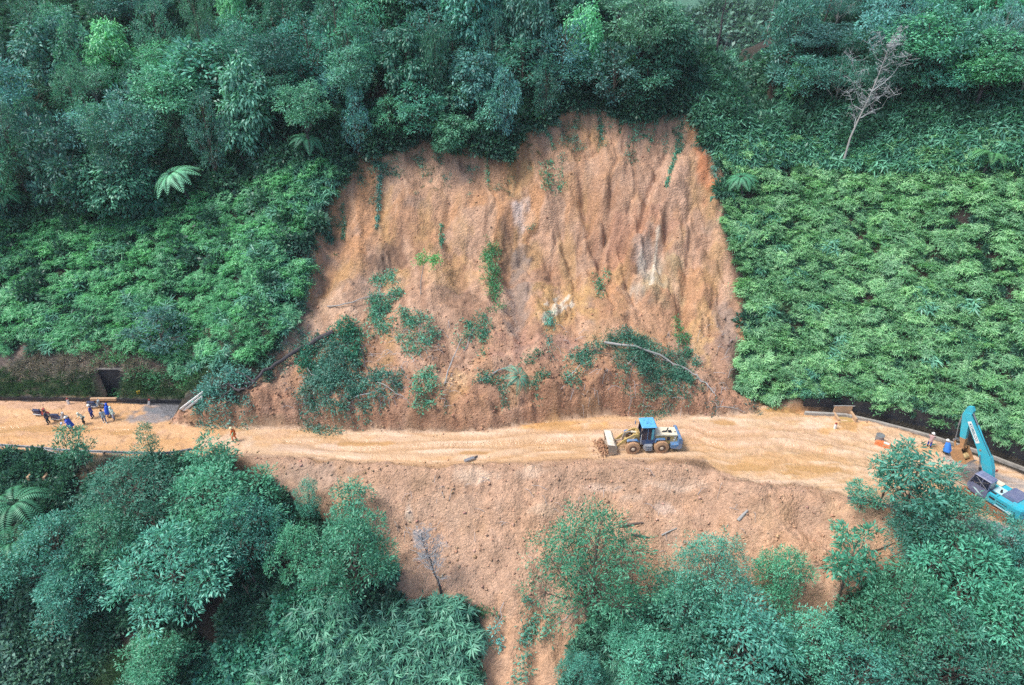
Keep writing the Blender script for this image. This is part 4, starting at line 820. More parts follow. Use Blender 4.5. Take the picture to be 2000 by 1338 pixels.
x, y = sow(VR, 190, 8); scatter("creeper", x, y, VI, .8, 1.3, "bright round-leaved creeper climbing between acacias and bamboo", "creeper", seed=8, zoff=.5)
PR = region([(-100, 1180), (60, 1120), (160, 1170), (170, 1260), (60, 1400), (-100, 1420)]); x, y = sow(PR, 130, 9); scatter("pale_shrubs", x, y, PL, .8, 1.4, "pale whitish-green shrubs in the bottom left corner", "shrubs", seed=9, zoff=.4)
GR = region([(220, 1250), (330, 1240), (380, 1300), (380, 1400), (150, 1400)]); x, y = sow(GR, 60, 10); scatter("tall_grass", x, y, TG, .8, 1.2, "tufts of tall arching grass at the bottom edge", "grass", seed=10)
bk = lambda x, y: (y > yh(x) + .3) & (y < yh(x) + 5.6)
xx = rng2.uniform(-64, -26, 9000); yy = rng2.uniform(58, 74, 9000); m = bk(xx, yy) & (gsample(xx, yy, soil) < .3) & ~((np.abs(xx - PITX) < 1.8) & (yy < PITY + 2.6)); xx, yy = xx[m], yy[m]
hi_ = (yy - yh(xx)) > 2.2 + rng2.normal(0, .5, len(xx)); d_ = fbm(xx / 1.6, yy / 1.6, 91, 3) > -.15
a = hi_ & d_; scatter("dry_grass", xx[a][:1500], yy[a][:2600], DG, .7, 1.4, "faded dry grass on the bank above the riders", "grass", seed=11, tilt=.5)
a = ~hi_; scatter("bank_grass", xx[a][:1500], yy[a][:2200], GG, .8, 1.5, "short green grass low on the bank above the riders", "grass", seed=12)
xx = rng2.uniform(-62, 60, 9000); yy = yn(xx) - rng2.uniform(.2, 1.6, 9000); m = (gsample(xx, yy, soil) < .3) & ((xx < -27) | (xx > 33)); scatter("verge_grass", xx[m][:1400], yy[m][:1400], GG + DG, .5, 1.0, "short grass on the outer verge of the road beside the guardrails", "grass", seed=13)
qx, qy = np.array([P(1440 + rng2.uniform(-60, 60), 122 + rng2.uniform(-18, 25))[:2] for _ in range(90)]).T; scatter("undergrowth", qx, qy, UN + DP, .7, 1.2, "low bushes on the ridge below the gap to the far hill", "undergrowth", seed=41)
x, y = sow(RC, 130, 42, f=lambda x, y: fbm(x / 5, y / 5, 645, 2) > .05); scatter("blade_plants", x, y, DP + TG[:1], .7, 1.1, "broad-bladed plants growing through the bamboo grass, right of the slide", "plants", seed=42, zoff=.25)
# fringe hanging over the retaining wall
xx = rng2.uniform(30, 60, 700); yy = yh(xx) + rng2.uniform(.5, 1.2, 700); scatter("verge_plants", xx, yy, CV + DP + GG, .35, .6, "leafy fringe hanging over the dark ditch wall", "plants", seed=14, tilt=.5)
x, y = sow(RC, 1500, 31); scatter("undergrowth", x, y, UN, .6, .95, "added dark low leaves standing in for shade under the bamboo grass", "undergrowth", seed=31)  # dark leaf layer added so the gaps between clumps read as deep shade
x, y = sow(LC_, 900, 32); scatter("undergrowth", x, y, UN, .6, .95, "added dark low leaves standing in for shade under the ferny cover", "undergrowth", seed=32)  # same added dark layer, darkening the gaps in the left cover like shade
# rim fringe of the scar
rx = []; ry = []
for i in range(5, 25):
    a, b = SCAR[i], SCAR[i + 1]; n = max(2, int(np.hypot(*(b - a)) * 12)); t = rng2.random(n)[:, None]; q = a + (b - a) * t; o_ = rng2.normal(.25, .5, (n, 2)); q = q + o_ * .8; rx += list(q[:, 0]); ry += list(q[:, 1])
rx, ry = np.array(rx), np.array(ry); col = (vn(rx / .55, rx * 0, 311) > .55); ry = ry - np.where(col, rng2.exponential(.9, len(rx)), 0); m = (gsample(rx, ry, soil) < .75) | col
RF = [bushy("rimA%d" % i, 580 + i, M["slash"], n=16, nl=7, Ln=.2, Wd=.08, R=.55, H=.35, droop=.9, spread=.16) for i in range(4)]
scatter("rim_fringe", rx[m], ry[m], RF + GG, .4, 1.2, "tattered leafy fringe along the rim of the slide", "undergrowth", seed=15, tilt=.5)

# ------------------------------------------------------------------ fallen plants, logs, hanging strands
def on(u, v, lift=0.0):
    x, y, z, t = P(u, v); return (x, y, z + lift)
def log_pts(px, lift, k=4):
    w = [on(*p[:2], (p[2] if len(p) > 2 else lift)) for p in px]; out = []; jr = np.random.default_rng(int(px[0][0]))
    for a, b in zip(w[:-1], w[1:]):
        for i in range(k): q = np.array(a) * (1 - i / k) + np.array(b) * i / k; q = q + (jr.normal(0, .09, 3) if i else 0); out.append(tuple(q))
    out.append(w[-1]); return out
def foliage_blobs(rng, blobs, mat, name, per=9, Ln=.30, Wd=.11, hgt=.75, cls=1.5, nl=9, droop=.2):
    """blobs: (u, v, ru, rv) ellipses on the ground; foliage heaped over them"""
    ls = LeafSet()
    for b in blobs:
        u, v, ru, rv = b[:4]; h = b[4] if len(b) > 4 else hgt
        x0, y0, t0 = march([u, u + ru, u], [v, v, v - rv], 0, gsample); rx = abs(x0[1] - x0[0]); ry = abs(y0[2] - y0[0]); n = int(max(5, rx * ry * per * 3.1 * cls))
        a = rng.uniform(0, 6.28, n); r = 1.3 * rng.random(n) ** .62; x = x0[0] + np.cos(a) * r * rx; y = y0[0] + np.sin(a) * r * ry
        k = fbm(x / .7, y / .7, int(u), 3) > -.12; x, y, r = x[k], y[k], r[k]
        z = gsample(x, y) + .08 + h * rng.random(len(x)) * np.clip(1.1 - r ** 2 * .6, .1, 1); out = sph(rng, len(x)); out[:, 2] = np.abs(out[:, 2]) * .8
        if len(x): clusters(ls, rng, np.stack([x, y, z], 1), out, nl, Ln, Wd, .14, droop=droop, bias=rng.uniform(-.1, .15))
    return ls.mesh(name, mat)
def slump(label, cat, blobs, mat="slash", tint=(1, 1, 1), sticks=(), seed=0, name="uprooted_shrub", group="uprooted plants on the slide", stick_mat="twig", **k):
    rng = np.random.default_rng(seed + 900); o = on(*blobs[0][:2]); e = empty(name, o)
    f = link("foliage", foliage_blobs(rng, blobs, M[mat], name + "_foliage", **k), e, (-o[0], -o[1], -o[2])); f.color = (*tint, 1)
    if sticks:
        for s in sticks:
            mb = MB(); r0 = s[0]; pts = log_pts(s[1:], .25); m = len(pts); mb.tube([(p[0] - o[0] + rng.normal(0, r0 * .5), p[1] - o[1], p[2] - o[2] + rng.normal(0, r0 * .6)) for p in pts], [r0 * (1 - .6 * i / m) for i in range(m)], 6); mb.build("stem", M[stick_mat], e, True)
    return tag(e, label, cat, group)
# fallen trees
def fallen_tree(label, main, r0, limbs, blobs, mat, bark, seed, tint=(1, 1, 1), **k):
    rng = np.random.default_rng(seed); o = on(*main[0][:2]); e = empty("fallen_tree", o)
    sub = lambda p: (p[0] - o[0], p[1] - o[1], p[2] - o[2])
    pts = log_pts(main, .35); m = len(pts); mb = MB().tube([sub(p) for p in pts], [r0 * (1 - .55 * i / m) for i in range(m)], 8); mb.build("trunk", M[bark], e, True)
    for L in limbs:
        p = log_pts(L, .4, 3); n = len(p); MB().tube([sub((q[0], q[1], q[2] + rng.normal(0, .04))) for q in p], [r0 * .42 * (1 - .8 * i / n) for i in range(n)], 5).build("branch", M[bark], e, True)
    if blobs: f = link("foliage", foliage_blobs(rng, blobs, M[mat], "fallen_foliage", **k), e, (-o[0], -o[1], -o[2])); f.color = (*tint, 1)
    return tag(e, label, "fallen tree", "fallen trees on the slide")
fallen_tree("long dark fallen trunk slanting down to the road edge, left end of the slide", [(652, 655, .5), (590, 690, .7), (540, 722, .7), (500, 752, .6)], .29,
            [[(500, 752), (450, 790, .5), (425, 805, .3)], [(500, 752), (455, 762, .7), (405, 775, .4)], [(500, 752), (470, 740, .8), (440, 728, .7)], [(480, 765), (445, 775, .6), (420, 790, .2)], [(470, 770), (440, 762, .7), (415, 762, .4)]],
            [(425, 755, 34, 30, 1.3), (405, 780, 16, 16, .8), (465, 745, 30, 14, .8), (455, 790, 36, 12, .5)], "slash", "darkbark", 1, (1.25, 1.35, 1.5), per=14)
fallen_tree("pale fallen trunk across dark foliage at the right foot of the slide", [(1180, 678, .6), (1240, 690, .9), (1300, 715, .9), (1352, 738, .5), (1378, 752, .3), (1398, 775, .1)], .14,
            [[(1262, 698, .9), (1290, 715, 1.0), (1345, 738, .6)], [(1225, 722, .7), (1242, 705, 1.0)], [(1300, 715, .9), (1330, 735, .9)]],
            [(1270, 715, 52, 36, 1.0), (1310, 745, 45, 22, .8), (1240, 680, 24, 22, .9), (1225, 740, 26, 14, .5), (1335, 725, 14, 26, .7), (1190, 668, 26, 14, .5)], "slash", "palebark", 2, (.75, .85, .8), per=20, Ln=.26, Wd=.08)
fallen_tree("thin whitish trunk lying across the middle of the bare face, left side", [(640, 603, .3), (690, 598, .5), (740, 583, .5), (775, 586, .3)], .07, [[(690, 598), (720, 590, .6), (760, 578, .4)]], [], "slash", "palebark", 3)
fallen_tree("thin grey pole leaning upright out of the debris bank", [(868, 752, .1), (885, 712, .8), (902, 680, 1.2)], .08, [[(888, 706, .8), (900, 712, .7)]], [], "slash", "palebark", 4)
fallen_tree("short white branch on the foliage heap above the road", [(738, 756, .6), (768, 771, .5), (790, 779, .2)], .05, [], [], "slash", "palebark", 5)
fallen_tree("grey double stem lying above the big foliage heap", [(697, 668, .3), (710, 700, .4), (722, 738, .5)], .09, [[(700, 640, .2), (712, 700, .4)]], [], "slash", "darkbark", 6)
fallen_tree("crooked brown branches in the debris right of the fallen tree fern", [(1140, 695, .2), (1165, 690, .5), (1200, 702, .4)], .09, [[(1145, 712), (1157, 728, .3)], [(1165, 690, .5), (1120, 665, .2)]], [], "slash", "bark", 7)
fallen_tree("thin pale stems at the lower right corner of the slide", [(1398, 797, .1), (1430, 800, .3), (1455, 808, .2)], .05, [[(1425, 800), (1448, 803, .2)]], [(1465, 800, 14, 10, .5), (1395, 795, 10, 8, .4)], "slash", "palebark", 8, (.5, .5, .6))
slump("big heap of mixed uprooted foliage above the road, left of centre", "uprooted shrub", [(640, 745, 50, 42, 1.2), (700, 765, 62, 24, .9), (740, 745, 40, 20, .8), (620, 690, 32, 30, 1.0), (660, 700, 40, 26, .8)], "slash", (.95, 1, 1), [(.05, (640, 760), (700, 742), (730, 748)), (.04, (600, 720), (620, 745)), (.05, (690, 780), (760, 760))], 1, per=15)
slump("bright leafy shrub hanging down into the big foliage heap", "uprooted shrub", [(672, 650, 26, 22, 1.2), (690, 690, 20, 30, .9), (600, 705, 18, 24, .9)], "vine", (.55, .75, .65), [], 2, per=16, Ln=.26, Wd=.16)
slump("greyish pale-leaved heap at the lower left of the big heap", "uprooted shrub", [(615, 760, 24, 22, .8), (610, 785, 26, 10, .4)], "pale", (.65, .75, .8), [], 3, per=15)
slump("long leafy strand trailing down the bare face, left middle", "uprooted shrub", [(750, 570, 24, 26, .8), (738, 605, 22, 22, .7), (742, 640, 22, 22, .6), (775, 582, 14, 12, .5), (762, 545, 16, 6, .4)], "slash", (1.1, 1.3, 1.2), [(.04, (745, 560), (742, 640))], 4, per=12)
slump("bushy shrub stuck on the bare face between strand and small sapling", "uprooted shrub", [(805, 640, 30, 26, 1.0), (812, 675, 20, 22, .8), (838, 650, 16, 18, .6), (795, 615, 16, 14, .5)], "slash", (1.0, 1.2, 1.15), [(.03, (822, 610), (818, 660))], 5, per=14)
slump("low leafy tangle on the debris left of the pale patch", "uprooted shrub", [(835, 750, 22, 22, .6), (855, 738, 14, 12, .5), (820, 770, 16, 6, .3)], "slash", (1.0, 1.25, 1.1), [], 6, per=14)
slump("upright green strip of plants still rooted in the middle of the face", "shrub", [(962, 500, 11, 22, .9), (964, 540, 16, 26, 1.0), (965, 590, 13, 22, .9), (948, 510, 7, 30, .5)], "cover2", (.55, .65, .6), [], 7, name="rooted_shrub", per=16)
slump("dark drooping shrub on the face beside the grey pole", "uprooted shrub", [(905, 655, 14, 24, .8), (935, 640, 18, 22, .7), (945, 670, 8, 24, .5)], "slash", (.9, 1.1, 1), [(.04, (925, 645), (905, 690))], 8, per=12)
slump("narrow drooping plant hanging straight down at the centre of the face", "uprooted shrub", [(1074, 640, 8, 28, .6), (1075, 680, 6, 20, .5), (1072, 628, 20, 8, .4)], "slash", (1.0, 1.3, 1.4), [], 9, per=16, Ln=.4, Wd=.07, droop=1.5)
slump("leafy tangle just left of the pale fallen trunk", "uprooted shrub", [(1130, 715, 24, 20, .7), (1112, 735, 16, 12, .4), (1155, 690, 18, 14, .5)], "slash", (.8, .95, .9), [(.04, (1110, 740), (1150, 700))], 10, per=12)
slump("small leafy branch lying on the face below the white rock streaks", "uprooted shrub", [(1180, 545, 18, 8, .3), (1172, 562, 5, 12, .2)], "slash", (.8, 1, .8), [(.02, (1165, 550), (1180, 575))], 11, per=14)
slump("small green tuft growing near the yellow patch on the right", "shrub", [(1332, 660, 11, 15, .5)], "vine", (.6, .8, .5), [], 12, name="rooted_shrub", per=14)
slump("dark leafy scrap below the yellow patch on the right", "uprooted shrub", [(1345, 695, 14, 10, .4), (1358, 712, 12, 10, .4)], "slash", (.8, 1, 1), [], 13, per=14)
slump("leafy scrap beside the fallen tree fern", "uprooted shrub", [(1048, 750, 20, 14, .5), (1042, 705, 20, 14, .6)], "pale", (.5, .8, .65), [], 14, per=14)
slump("tangle of leaves hanging over the cut bank under the fallen tree fern", "uprooted shrub", [(985, 765, 7, 26, .3), (955, 745, 24, 12, .5), (875, 795, 4, 12, .2)], "slash", (.8, 1, .9), [(.05, (935, 750), (985, 722)), (.06, (945, 745), (1000, 715))], 15, per=12)
slump("green climber patch clinging high on the face, right of centre", "shrub", [(1078, 355, 18, 20, .3), (1068, 330, 10, 10, .3), (1090, 375, 8, 8, .3)], "slash", (1.1, 1.4, 1.2), [], 16, name="rooted_shrub", per=11)
slump("bright green tuft at the left rim of the rubble fan", "shrub", [(527, 655, 10, 8, .4)], "cover2", (1, 1, .8), [], 17, name="rooted_shrub", per=20)
slump("greyish scrub at the left foot of the slide", "shrub", [(505, 690, 22, 20, .6), (480, 715, 22, 12, .5), (520, 735, 16, 8, .3)], "pale", (.45, .55, .5), [], 18, name="rooted_shrub", per=12)
slump("small shrub on the dark left edge of the face", "shrub", [(624, 540, 10, 16, .5)], "slash", (.9, 1.3, 1.2), [], 19, name="rooted_shrub", per=12)
slump("blue-green branch washed into the mouth of the muddy gully", "uprooted shrub", [(972, 1240, 11, 22, .4)], "slash", (1.3, 1.5, 1.9), [(.03, (985, 1180), (972, 1240))], 20, per=16)
slump("leafy strand trailing down the middle of the muddy gully", "uprooted shrub", [(1032, 1200, 9, 24, .5), (1024, 1250, 14, 30, .6), (1022, 1310, 14, 34, .6)], "slash", (1.1, 1.3, 1.3), [], 21, per=14)
slump("shrub clump on bare soil beside the gully acacia", "uprooted shrub", [(1060, 1225, 24, 20, .9)], "slash", (1.2, 1.35, 1.3), [(.04, (1130, 1195), (1080, 1225)), (.03, (1128, 1185), (1085, 1205))], 22, per=15)
slump("green grassy ledge overhanging the gully mouth", "shrub", [(900, 1192, 34, 10, .4), (950, 1196, 22, 5, .2)], "cover2", (.45, .5, .45), [], 23, name="rooted_shrub", per=18)
slump("bright low shrub above the culvert pit", "shrub", [(222, 712, 34, 16, .9)], "cover2", (.75, .8, .75), [], 24, name="rooted_shrub", per=18)
slump("low green shrub on the bank right of the culvert pit", "shrub", [(270, 735, 20, 16, .7), (310, 745, 18, 14, .6)], "cover2", (.5, .6, .6), [], 25, name="rooted_shrub", per=16)
slump("small green shrub on the bank next to the white posts", "shrub", [(372, 746, 18, 10, .5)], "cover2", (.6, .7, .6), [], 26, name="rooted_shrub", per=16)
slump("greyish drooping scrub behind the far guardrail", "shrub", [(1800, 1015, 24, 24, 1.0)], "slash", (1.2, 1.15, 1.0), [], 27, name="rooted_shrub", per=14, group="uprooted plants on the slide")
# small tree still standing on the face
e = empty("sapling", on(822, 575)); p0 = Vector(on(822, 575)); MB().tube([(0, 0, 0), (.1, .05, 1.6), (.5, .2, 3.4), (.75, .3, 4.4)], [.05, .04, .035, .02], 6).build("trunk", M["palebark"], e, True)
lsx = LeafSet(); rr = np.random.default_rng(4); cc = np.array([.5, .2, 4.3]) + rr.normal(0, 1, (34, 3)) * [.5, .5, .25]; cc = np.concatenate([cc, np.array([1.7, .2, 4.0]) + rr.normal(0, 1, (30, 3)) * [.35, .4, .4]])
clusters(lsx, rr, cc, sph(rr, len(cc)), 9, .24, .12, .12); f = link("crown", lsx.mesh("sapling_crown", M["cover2"]), e); f.color = (.8, .85, .6, 1)
tag(e, "bright small-topped sapling leaning on a thin pale stem on the face", "tree")
# fallen tree fern
place_fern(995, 722, 34, 1, "fallen tree fern with pale fronds on the debris above the bank", (1.2, 1.3, 1.5), (.6, -.3))
# hanging strands along the rim
def strand(label, pts, w, mat="slash", tint=(1, 1, 1), seed=0, Ln=.22, Wd=.09, dens=9):
    rng = np.random.default_rng(seed + 50); x, y, t = march([p[0] for p in pts], [p[1] for p in pts], 0, gsample); q = np.stack([x, y], 1); L = np.hypot(*(q[1:] - q[:-1]).T); n = int(L.sum() * dens * 2.2 * (1 + w * 3)); cu = np.concatenate([[0], np.cumsum(L)])
    s = rng.random(n) ** 1.15 * cu[-1]; px = np.interp(s, cu, x) + rng.normal(0, w, n) * (1.15 - s / cu[-1]); py = np.interp(s, cu, y) + rng.normal(0, w * .5, n)
    cc = np.stack([px, py, gsample(px, py) + .06 + rng.random(n) * .25], 1); ls = LeafSet(); out = sph(rng, n); out[:, 2] -= .5; clusters(ls, rng, cc, out, 7, Ln, Wd, .08, droop=1.0)
    o = (x[0], y[0], float(gsample(x[:1], y[:1])[0])); f = link("hanging_vine", ls.mesh("hanging_vine", M[mat])); f.data.transform(Matrix.Translation((-o[0], -o[1], -o[2]))); f.location = o; f.color = (*tint, 1); tag(f, label, "hanging plant", "plants hanging from the rim"); return f
strand("longest thin strand hanging down the left part of the face", [(742, 330), (740, 400), (736, 450)], .12, tint=(1.2, 1.3, 1.5), seed=1, dens=10)
strand("leafy clump hanging under the small overhang near the left top", [(735, 315), (750, 335), (775, 330)], .3, tint=(.9, 1, 1), seed=2)
strand("thick strand hanging from the rim left of the centre notch", [(945, 270), (952, 310), (953, 358)], .28, tint=(1, 1.3, 1.1), seed=3)
strand("bushy strand hanging from the rim just left of the notch", [(985, 255), (992, 280), (1000, 300)], .4, tint=(1.1, 1.4, 1.3), seed=4)
strand("slanting strand hanging right of the centre notch", [(1050, 225), (1065, 255), (1082, 290)], .2, tint=(1.1, 1.35, 1.2), seed=5)
strand("broad leafy apron draped over the rim at the top centre", [(1200, 215), (1235, 235), (1245, 250), (1290, 220)], .55, tint=(1.3, 1.5, 1.4), seed=6, dens=12)
strand("thin strand beside the broad apron, at the very top", [(1168, 205), (1172, 240), (1178, 275)], .14, tint=(1, 1.2, 1.2), seed=7)
strand("heavy dark strand hanging at the upper right of the face", [(1330, 225), (1330, 260), (1326, 300)], .4, tint=(1, 1.2, 1.1), seed=8, dens=11)
strand("thin strand running down from the heavy dark strand", [(1322, 300), (1312, 330), (1302, 365)], .12, tint=(1, 1.3, 1.2), seed=9)
strand("long-leaved clump drooping over the upper right shoulder", [(1372, 250), (1392, 290), (1400, 340)], .5, "darkpalm", (.7, .75, .85), 10, .55, .07)
strand("thin strand on the left edge of the face", [(668, 395), (672, 430), (670, 470)], .15, tint=(.9, 1.2, 1.1), seed=11, dens=6)
strand("sparse strand near the left edge beside the dark vegetation", [(640, 420), (646, 450), (648, 475)], .15, tint=(.9, 1.2, 1.1), seed=12, dens=6)
strand("short strand in the upper middle, right of the notch", [(1275, 255), (1270, 280), (1266, 295)], .12, tint=(1, 1.3, 1.2), seed=13, dens=6)
strand("small tuft hanging on the face below the left overhang", [(862, 440), (862, 470), (860, 482)], .10, tint=(1, 1.2, 1.1), seed=14, dens=7)
strand("leafy curtain over the left rim beside bright cover", [(690, 300), (680, 330), (668, 345)], .5, tint=(1, 1.2, 1.1), seed=15, dens=8)
# dead roots along the right of the cut bank (one tangle hanging from the lip)
rr = np.random.default_rng(8); mb = MB()
for i in range(90):
    u = rr.uniform(1110, 1410); v = np.interp(u, [1110, 1250, 1330, 1410], [762, 770, 785, 800]) + rr.uniform(-3, 3); x, y, z = on(u, v)
    d = rr.uniform(.4, 1.1); mb.tube([(x, y, z + .05), (x + rr.normal(0, .1), y - .25, z - d * .35), (x + rr.normal(0, .2), y - .45, z - d)], [.02, .016, .008], 4, False)
tag(mb.build("hanging_roots", M["root"]), "pale roots hanging from the lip of the cut bank, right side", "roots", kind="stuff")
rr = np.random.default_rng(18); mb = MB()
for i in range(420):
    u, v = (rr.uniform(560, 880), rr.uniform(640, 800)) if i < 230 else (rr.uniform(1090, 1440), rr.uniform(640, 800)) if i < 360 else (rr.uniform(700, 1500), rr.uniform(930, 1100)); x, y, z = on(u, v); a = rr.uniform(0, 6.28); L = rr.uniform(.3, 1.5)
    if gsample([x], [y], soil)[0] < .5: continue
    x2, y2 = x + math.cos(a) * L, y + math.sin(a) * L * .7; mb.tube([(x, y, z + .08), ((x + x2) / 2, (y + y2) / 2, max(z, zat(x2, y2)) + rr.uniform(.1, .3)), (x2, y2, zat(x2, y2) + .08)], [.02, .018, .01], 4, False)
tag(mb.build("scattered_twigs", M["twig"]), "broken twigs scattered over the slipped soil", "twigs", kind="stuff")
# logs on the lower slope
def one_log(a, b, r, label, mat="twig", name="log"):
    p, q = np.array(on(*a, r * .6)), np.array(on(*b, r * .6)); k = [p * (1 - t) + q * t for t in (0, .3, .6, 1)]; o = k[0]; mb = MB().tube([tuple(s - o + np.array([0, 0, w])) for s, w in zip(k, (0, .04, .05, 0))], [r, r * .95, r * .8, r * .6], 8)
    f = mb.build(name, M[mat], None, True, tuple(o)); tag(f, label, "log", "broken logs on the lower slope")
one_log((1210, 1029), (1256, 1022), .13, "grey-brown log lying behind the gully acacia", "bark")
one_log((1232, 1045), (1268, 1051), .10, "dark log just below the grey-brown log", "darkbark")
one_log((1292, 1046), (1322, 1032), .07, "thin pale stick right of the dark log", "palebark")
one_log((1441, 1018), (1460, 998), .16, "pale broken stump slanting out of the brown mound", "palebark")
one_log((1705, 1078), (1748, 1060), .05, "thin dark branch beside the round mound, upper one", "bark")
one_log((1738, 1090), (1790, 1062), .06, "thin dark branch beside the round mound, lower one", "bark")
one_log((292, 972), (345, 950), .06, "pale stick in the gap between acacias at the left", "palebark")
one_log((300, 925), (340, 928), .05, "thin pale stick just below the guardrail end", "palebark")

# ------------------------------------------------------------------ roadside structures
conc = flat_mat("weathered_concrete", (.33, .31, .28), .9, dirt=(.17, .16, .14), amt=.8, ds=1.6, bump=.3); conc_tan = flat_mat("muddy_concrete", (.46, .30, .18), .9, dirt=(.33, .22, .14), amt=.8, ds=2)
conc_dark = flat_mat("wet_black_concrete", (.022, .024, .032), .6, dirt=(.06, .055, .05), amt=.7, ds=.9, bump=.4)
galv = flat_mat("galvanised_steel", (.32, .33, .35), .45, .6, dirt=(.20, .17, .14), ds=4); rail_dirty = flat_mat("rusty_steel_post", (.24, .20, .17), .7, .3, dirt=(.4, .26, .15), ds=4)
def ribbon_wall(name, xs, fy, z0, z1, th, mat, label, cat, parts=None, zf=None):
    V = []; F = []
    for x in xs:
        y = float(fy(x)); b = zf(x) if zf else 0
        V += [(x, y, z0 + b), (x, y + th, z0 + b), (x, y + th, z1 + b), (x, y, z1 + b)]
    for i in range(len(xs) - 1):
        a = i * 4; c = a + 4; F += [(a, c, c + 3, a + 3), (a + 3, c + 3, c + 2, a + 2), (a + 2, c + 2, c + 1, a + 1), (a + 1, c + 1, c, a)]
    F += [(0, 3, 2, 1), (len(V) - 4, len(V) - 3, len(V) - 2, len(V) - 1)]
    mb = MB().add(V, F); return tag(mb.build(name, mat), label, cat)
ribbon_wall("retaining_wall", np.linspace(31.5, 62, 60), lambda x: yh(x) + .02, -1.9, .0, .25, conc_dark, "long black wet wall of the roadside ditch behind the excavator", "retaining wall", zf=lambda x: 1.0 + 1.25 * float(sst(31, 45, x)))
ribbon_wall("concrete_kerb", np.linspace(31.2, 62, 60), lambda x: yh(x) - 1.50, -.6, .32, .32, conc, "low stained concrete kerb between road and black ditch", "kerb")
ribbon_wall("concrete_kerb", np.linspace(-62, -33.5, 40), lambda x: yh(x) - .05, -.3, .10, .16, conc_dark, "dark kerb of the ditch under the grassy bank", "kerb")
# concrete inlet box at the head of the ditch
x, y = flat(1652, 822); e = empty("inlet_box", (float(x), float(y), 0))
for nm, c, s in (("side_wall", (-.85, .45, -.05), (.18, 1.3, .8)), ("side_wall", (.9, .45, .05), (.2, 1.5, .9)), ("back_wall", (0, 1.15, .35), (1.9, .16, 1.5)), ("floor", (0, .4, -.02), (1.5, 1.3, .14))):
    MB().box(c, s, bev=.02).build(nm, conc_tan if nm != "floor" else flat_mat("silt", (.40, .27, .10), .7), e)
MB().tube([(-1.1, 1.12, 1.12), (0, 1.12, 1.15), (1.15, 1.12, 1.10)], .05, 6).build("top_pipe", M["palebark"], e); tag(e, "mud-filled square concrete inlet at the head of the black ditch", "drain inlet")
# culvert pit under the bank on the left
e = empty("culvert_pit", (float(PITX), float(PITY), 0))
for nm, c, s in (("back_wall", (0, 2.36, .45), (3.5, .2, 3.5)),):
    MB().box(c, s).build(nm, conc_dark, e)

for q in (-1.68, 1.68): MB().prism([(-.3, -1.3), (-.3, .02), (2.26, 2.0), (2.26, -1.3)], -.1, .1, Matrix.Translation((q, 0, 0)) @ Matrix.Rotation(math.pi / 2, 4, 'Z')).build("side_wall", conc_dark, e)
MB().box((0, 2.36, 2.26), (3.6, .3, .1)).build("coping", conc, e); MB().box((-.1, -.38, .02), (2.9, .3, .3), bev=.03).build("lip", conc_tan, e)
MB().box((0, 1.1, -1.2), (3.1, 2.2, .1)).build("water", flat_mat("dark_water", (.01, .012, .015), .08), e)
tag(e, "dark concrete culvert pit cut into the bank behind the riders", "culvert")
# concrete abutment under the guardrail on the left
x, y, z, t = P(85, 918); e = empty("headwall", (x, y, z)); MB().box((0, 0, .25), (3.4, .4, .7), bev=.03).build("cap", conc_tan, e); MB().box((-.6, -.7, -.5), (.25, 1.4, 1.6)).build("wing_wall", conc_tan, e); MB().box((.9, -.7, -.5), (.25, 1.4, 1.6)).build("wing_wall", conc_tan, e)
tag(e, "mud-stained concrete headwall below the road at the left", "headwall")

def guardrail(label, px, h, posts, end=None):
    w = [np.array([*flat(u, v, h), h], float) for u, v in px]; o = w[0].copy(); o[2] = 0; e = empty("guardrail", tuple(o)); prof = [(-.16, .0), (-.10, .05), (-.04, .0), (.04, .0), (.10, .05), (.16, .0)]
    V = []; F = []
    for i, p in enumerate(w):
        d = (w[min(i + 1, len(w) - 1)] - w[max(i - 1, 0)]); d /= np.linalg.norm(d); nrm = np.array([d[1], -d[0], 0])
        for b in (0, .012):
            for (zz, q) in prof: V.append(tuple(p - o + nrm * (q + b) + np.array([0, 0, zz])))
    for i in range(len(w) - 1):
        a, c = i * 12, i * 12 + 12
        for k in range(5): F += [(a + k, c + k, c + k + 1, a + k + 1), (a + 6 + k + 1, c + 6 + k + 1, c + 6 + k, a + 6 + k)]
        F += [(a + 5, c + 5, c + 11, a + 11), (a, a + 6, c + 6, c)]
    MB().add(V, F).build("rail", galv, e)
    L = np.concatenate([[0], np.cumsum([np.linalg.norm(w[i + 1] - w[i]) for i in range(len(w) - 1)])]); s = 1.2
    while s < L[-1] - .4:
        p = np.array([np.interp(s, L, [q[k] for q in w]) for k in range(3)]); zz = zat(p[0], p[1] - .15); MB().box((p[0] - o[0], p[1] - .14 - o[1], (p[2] + .1 + zz - .3) / 2), (.14, .14, p[2] + .1 - zz + .3), bev=.015).build("post", rail_dirty, e); s += 4.0
    return tag(e, label, "guardrail")
guardrail("long steel guardrail along the outer road edge below the riders", [(-120, 864), (0, 869), (60, 873), (125, 879), (250, 884), (320, 885), (345, 883), (375, 877)], .72, 5)
guardrail("steel guardrail running down to the right frame edge below the excavator", [(1655, 972), (1700, 980), (1760, 993), (1830, 1012), (1900, 1038), (1960, 1058), (2020, 1080), (2120, 1118)], .72, 5)
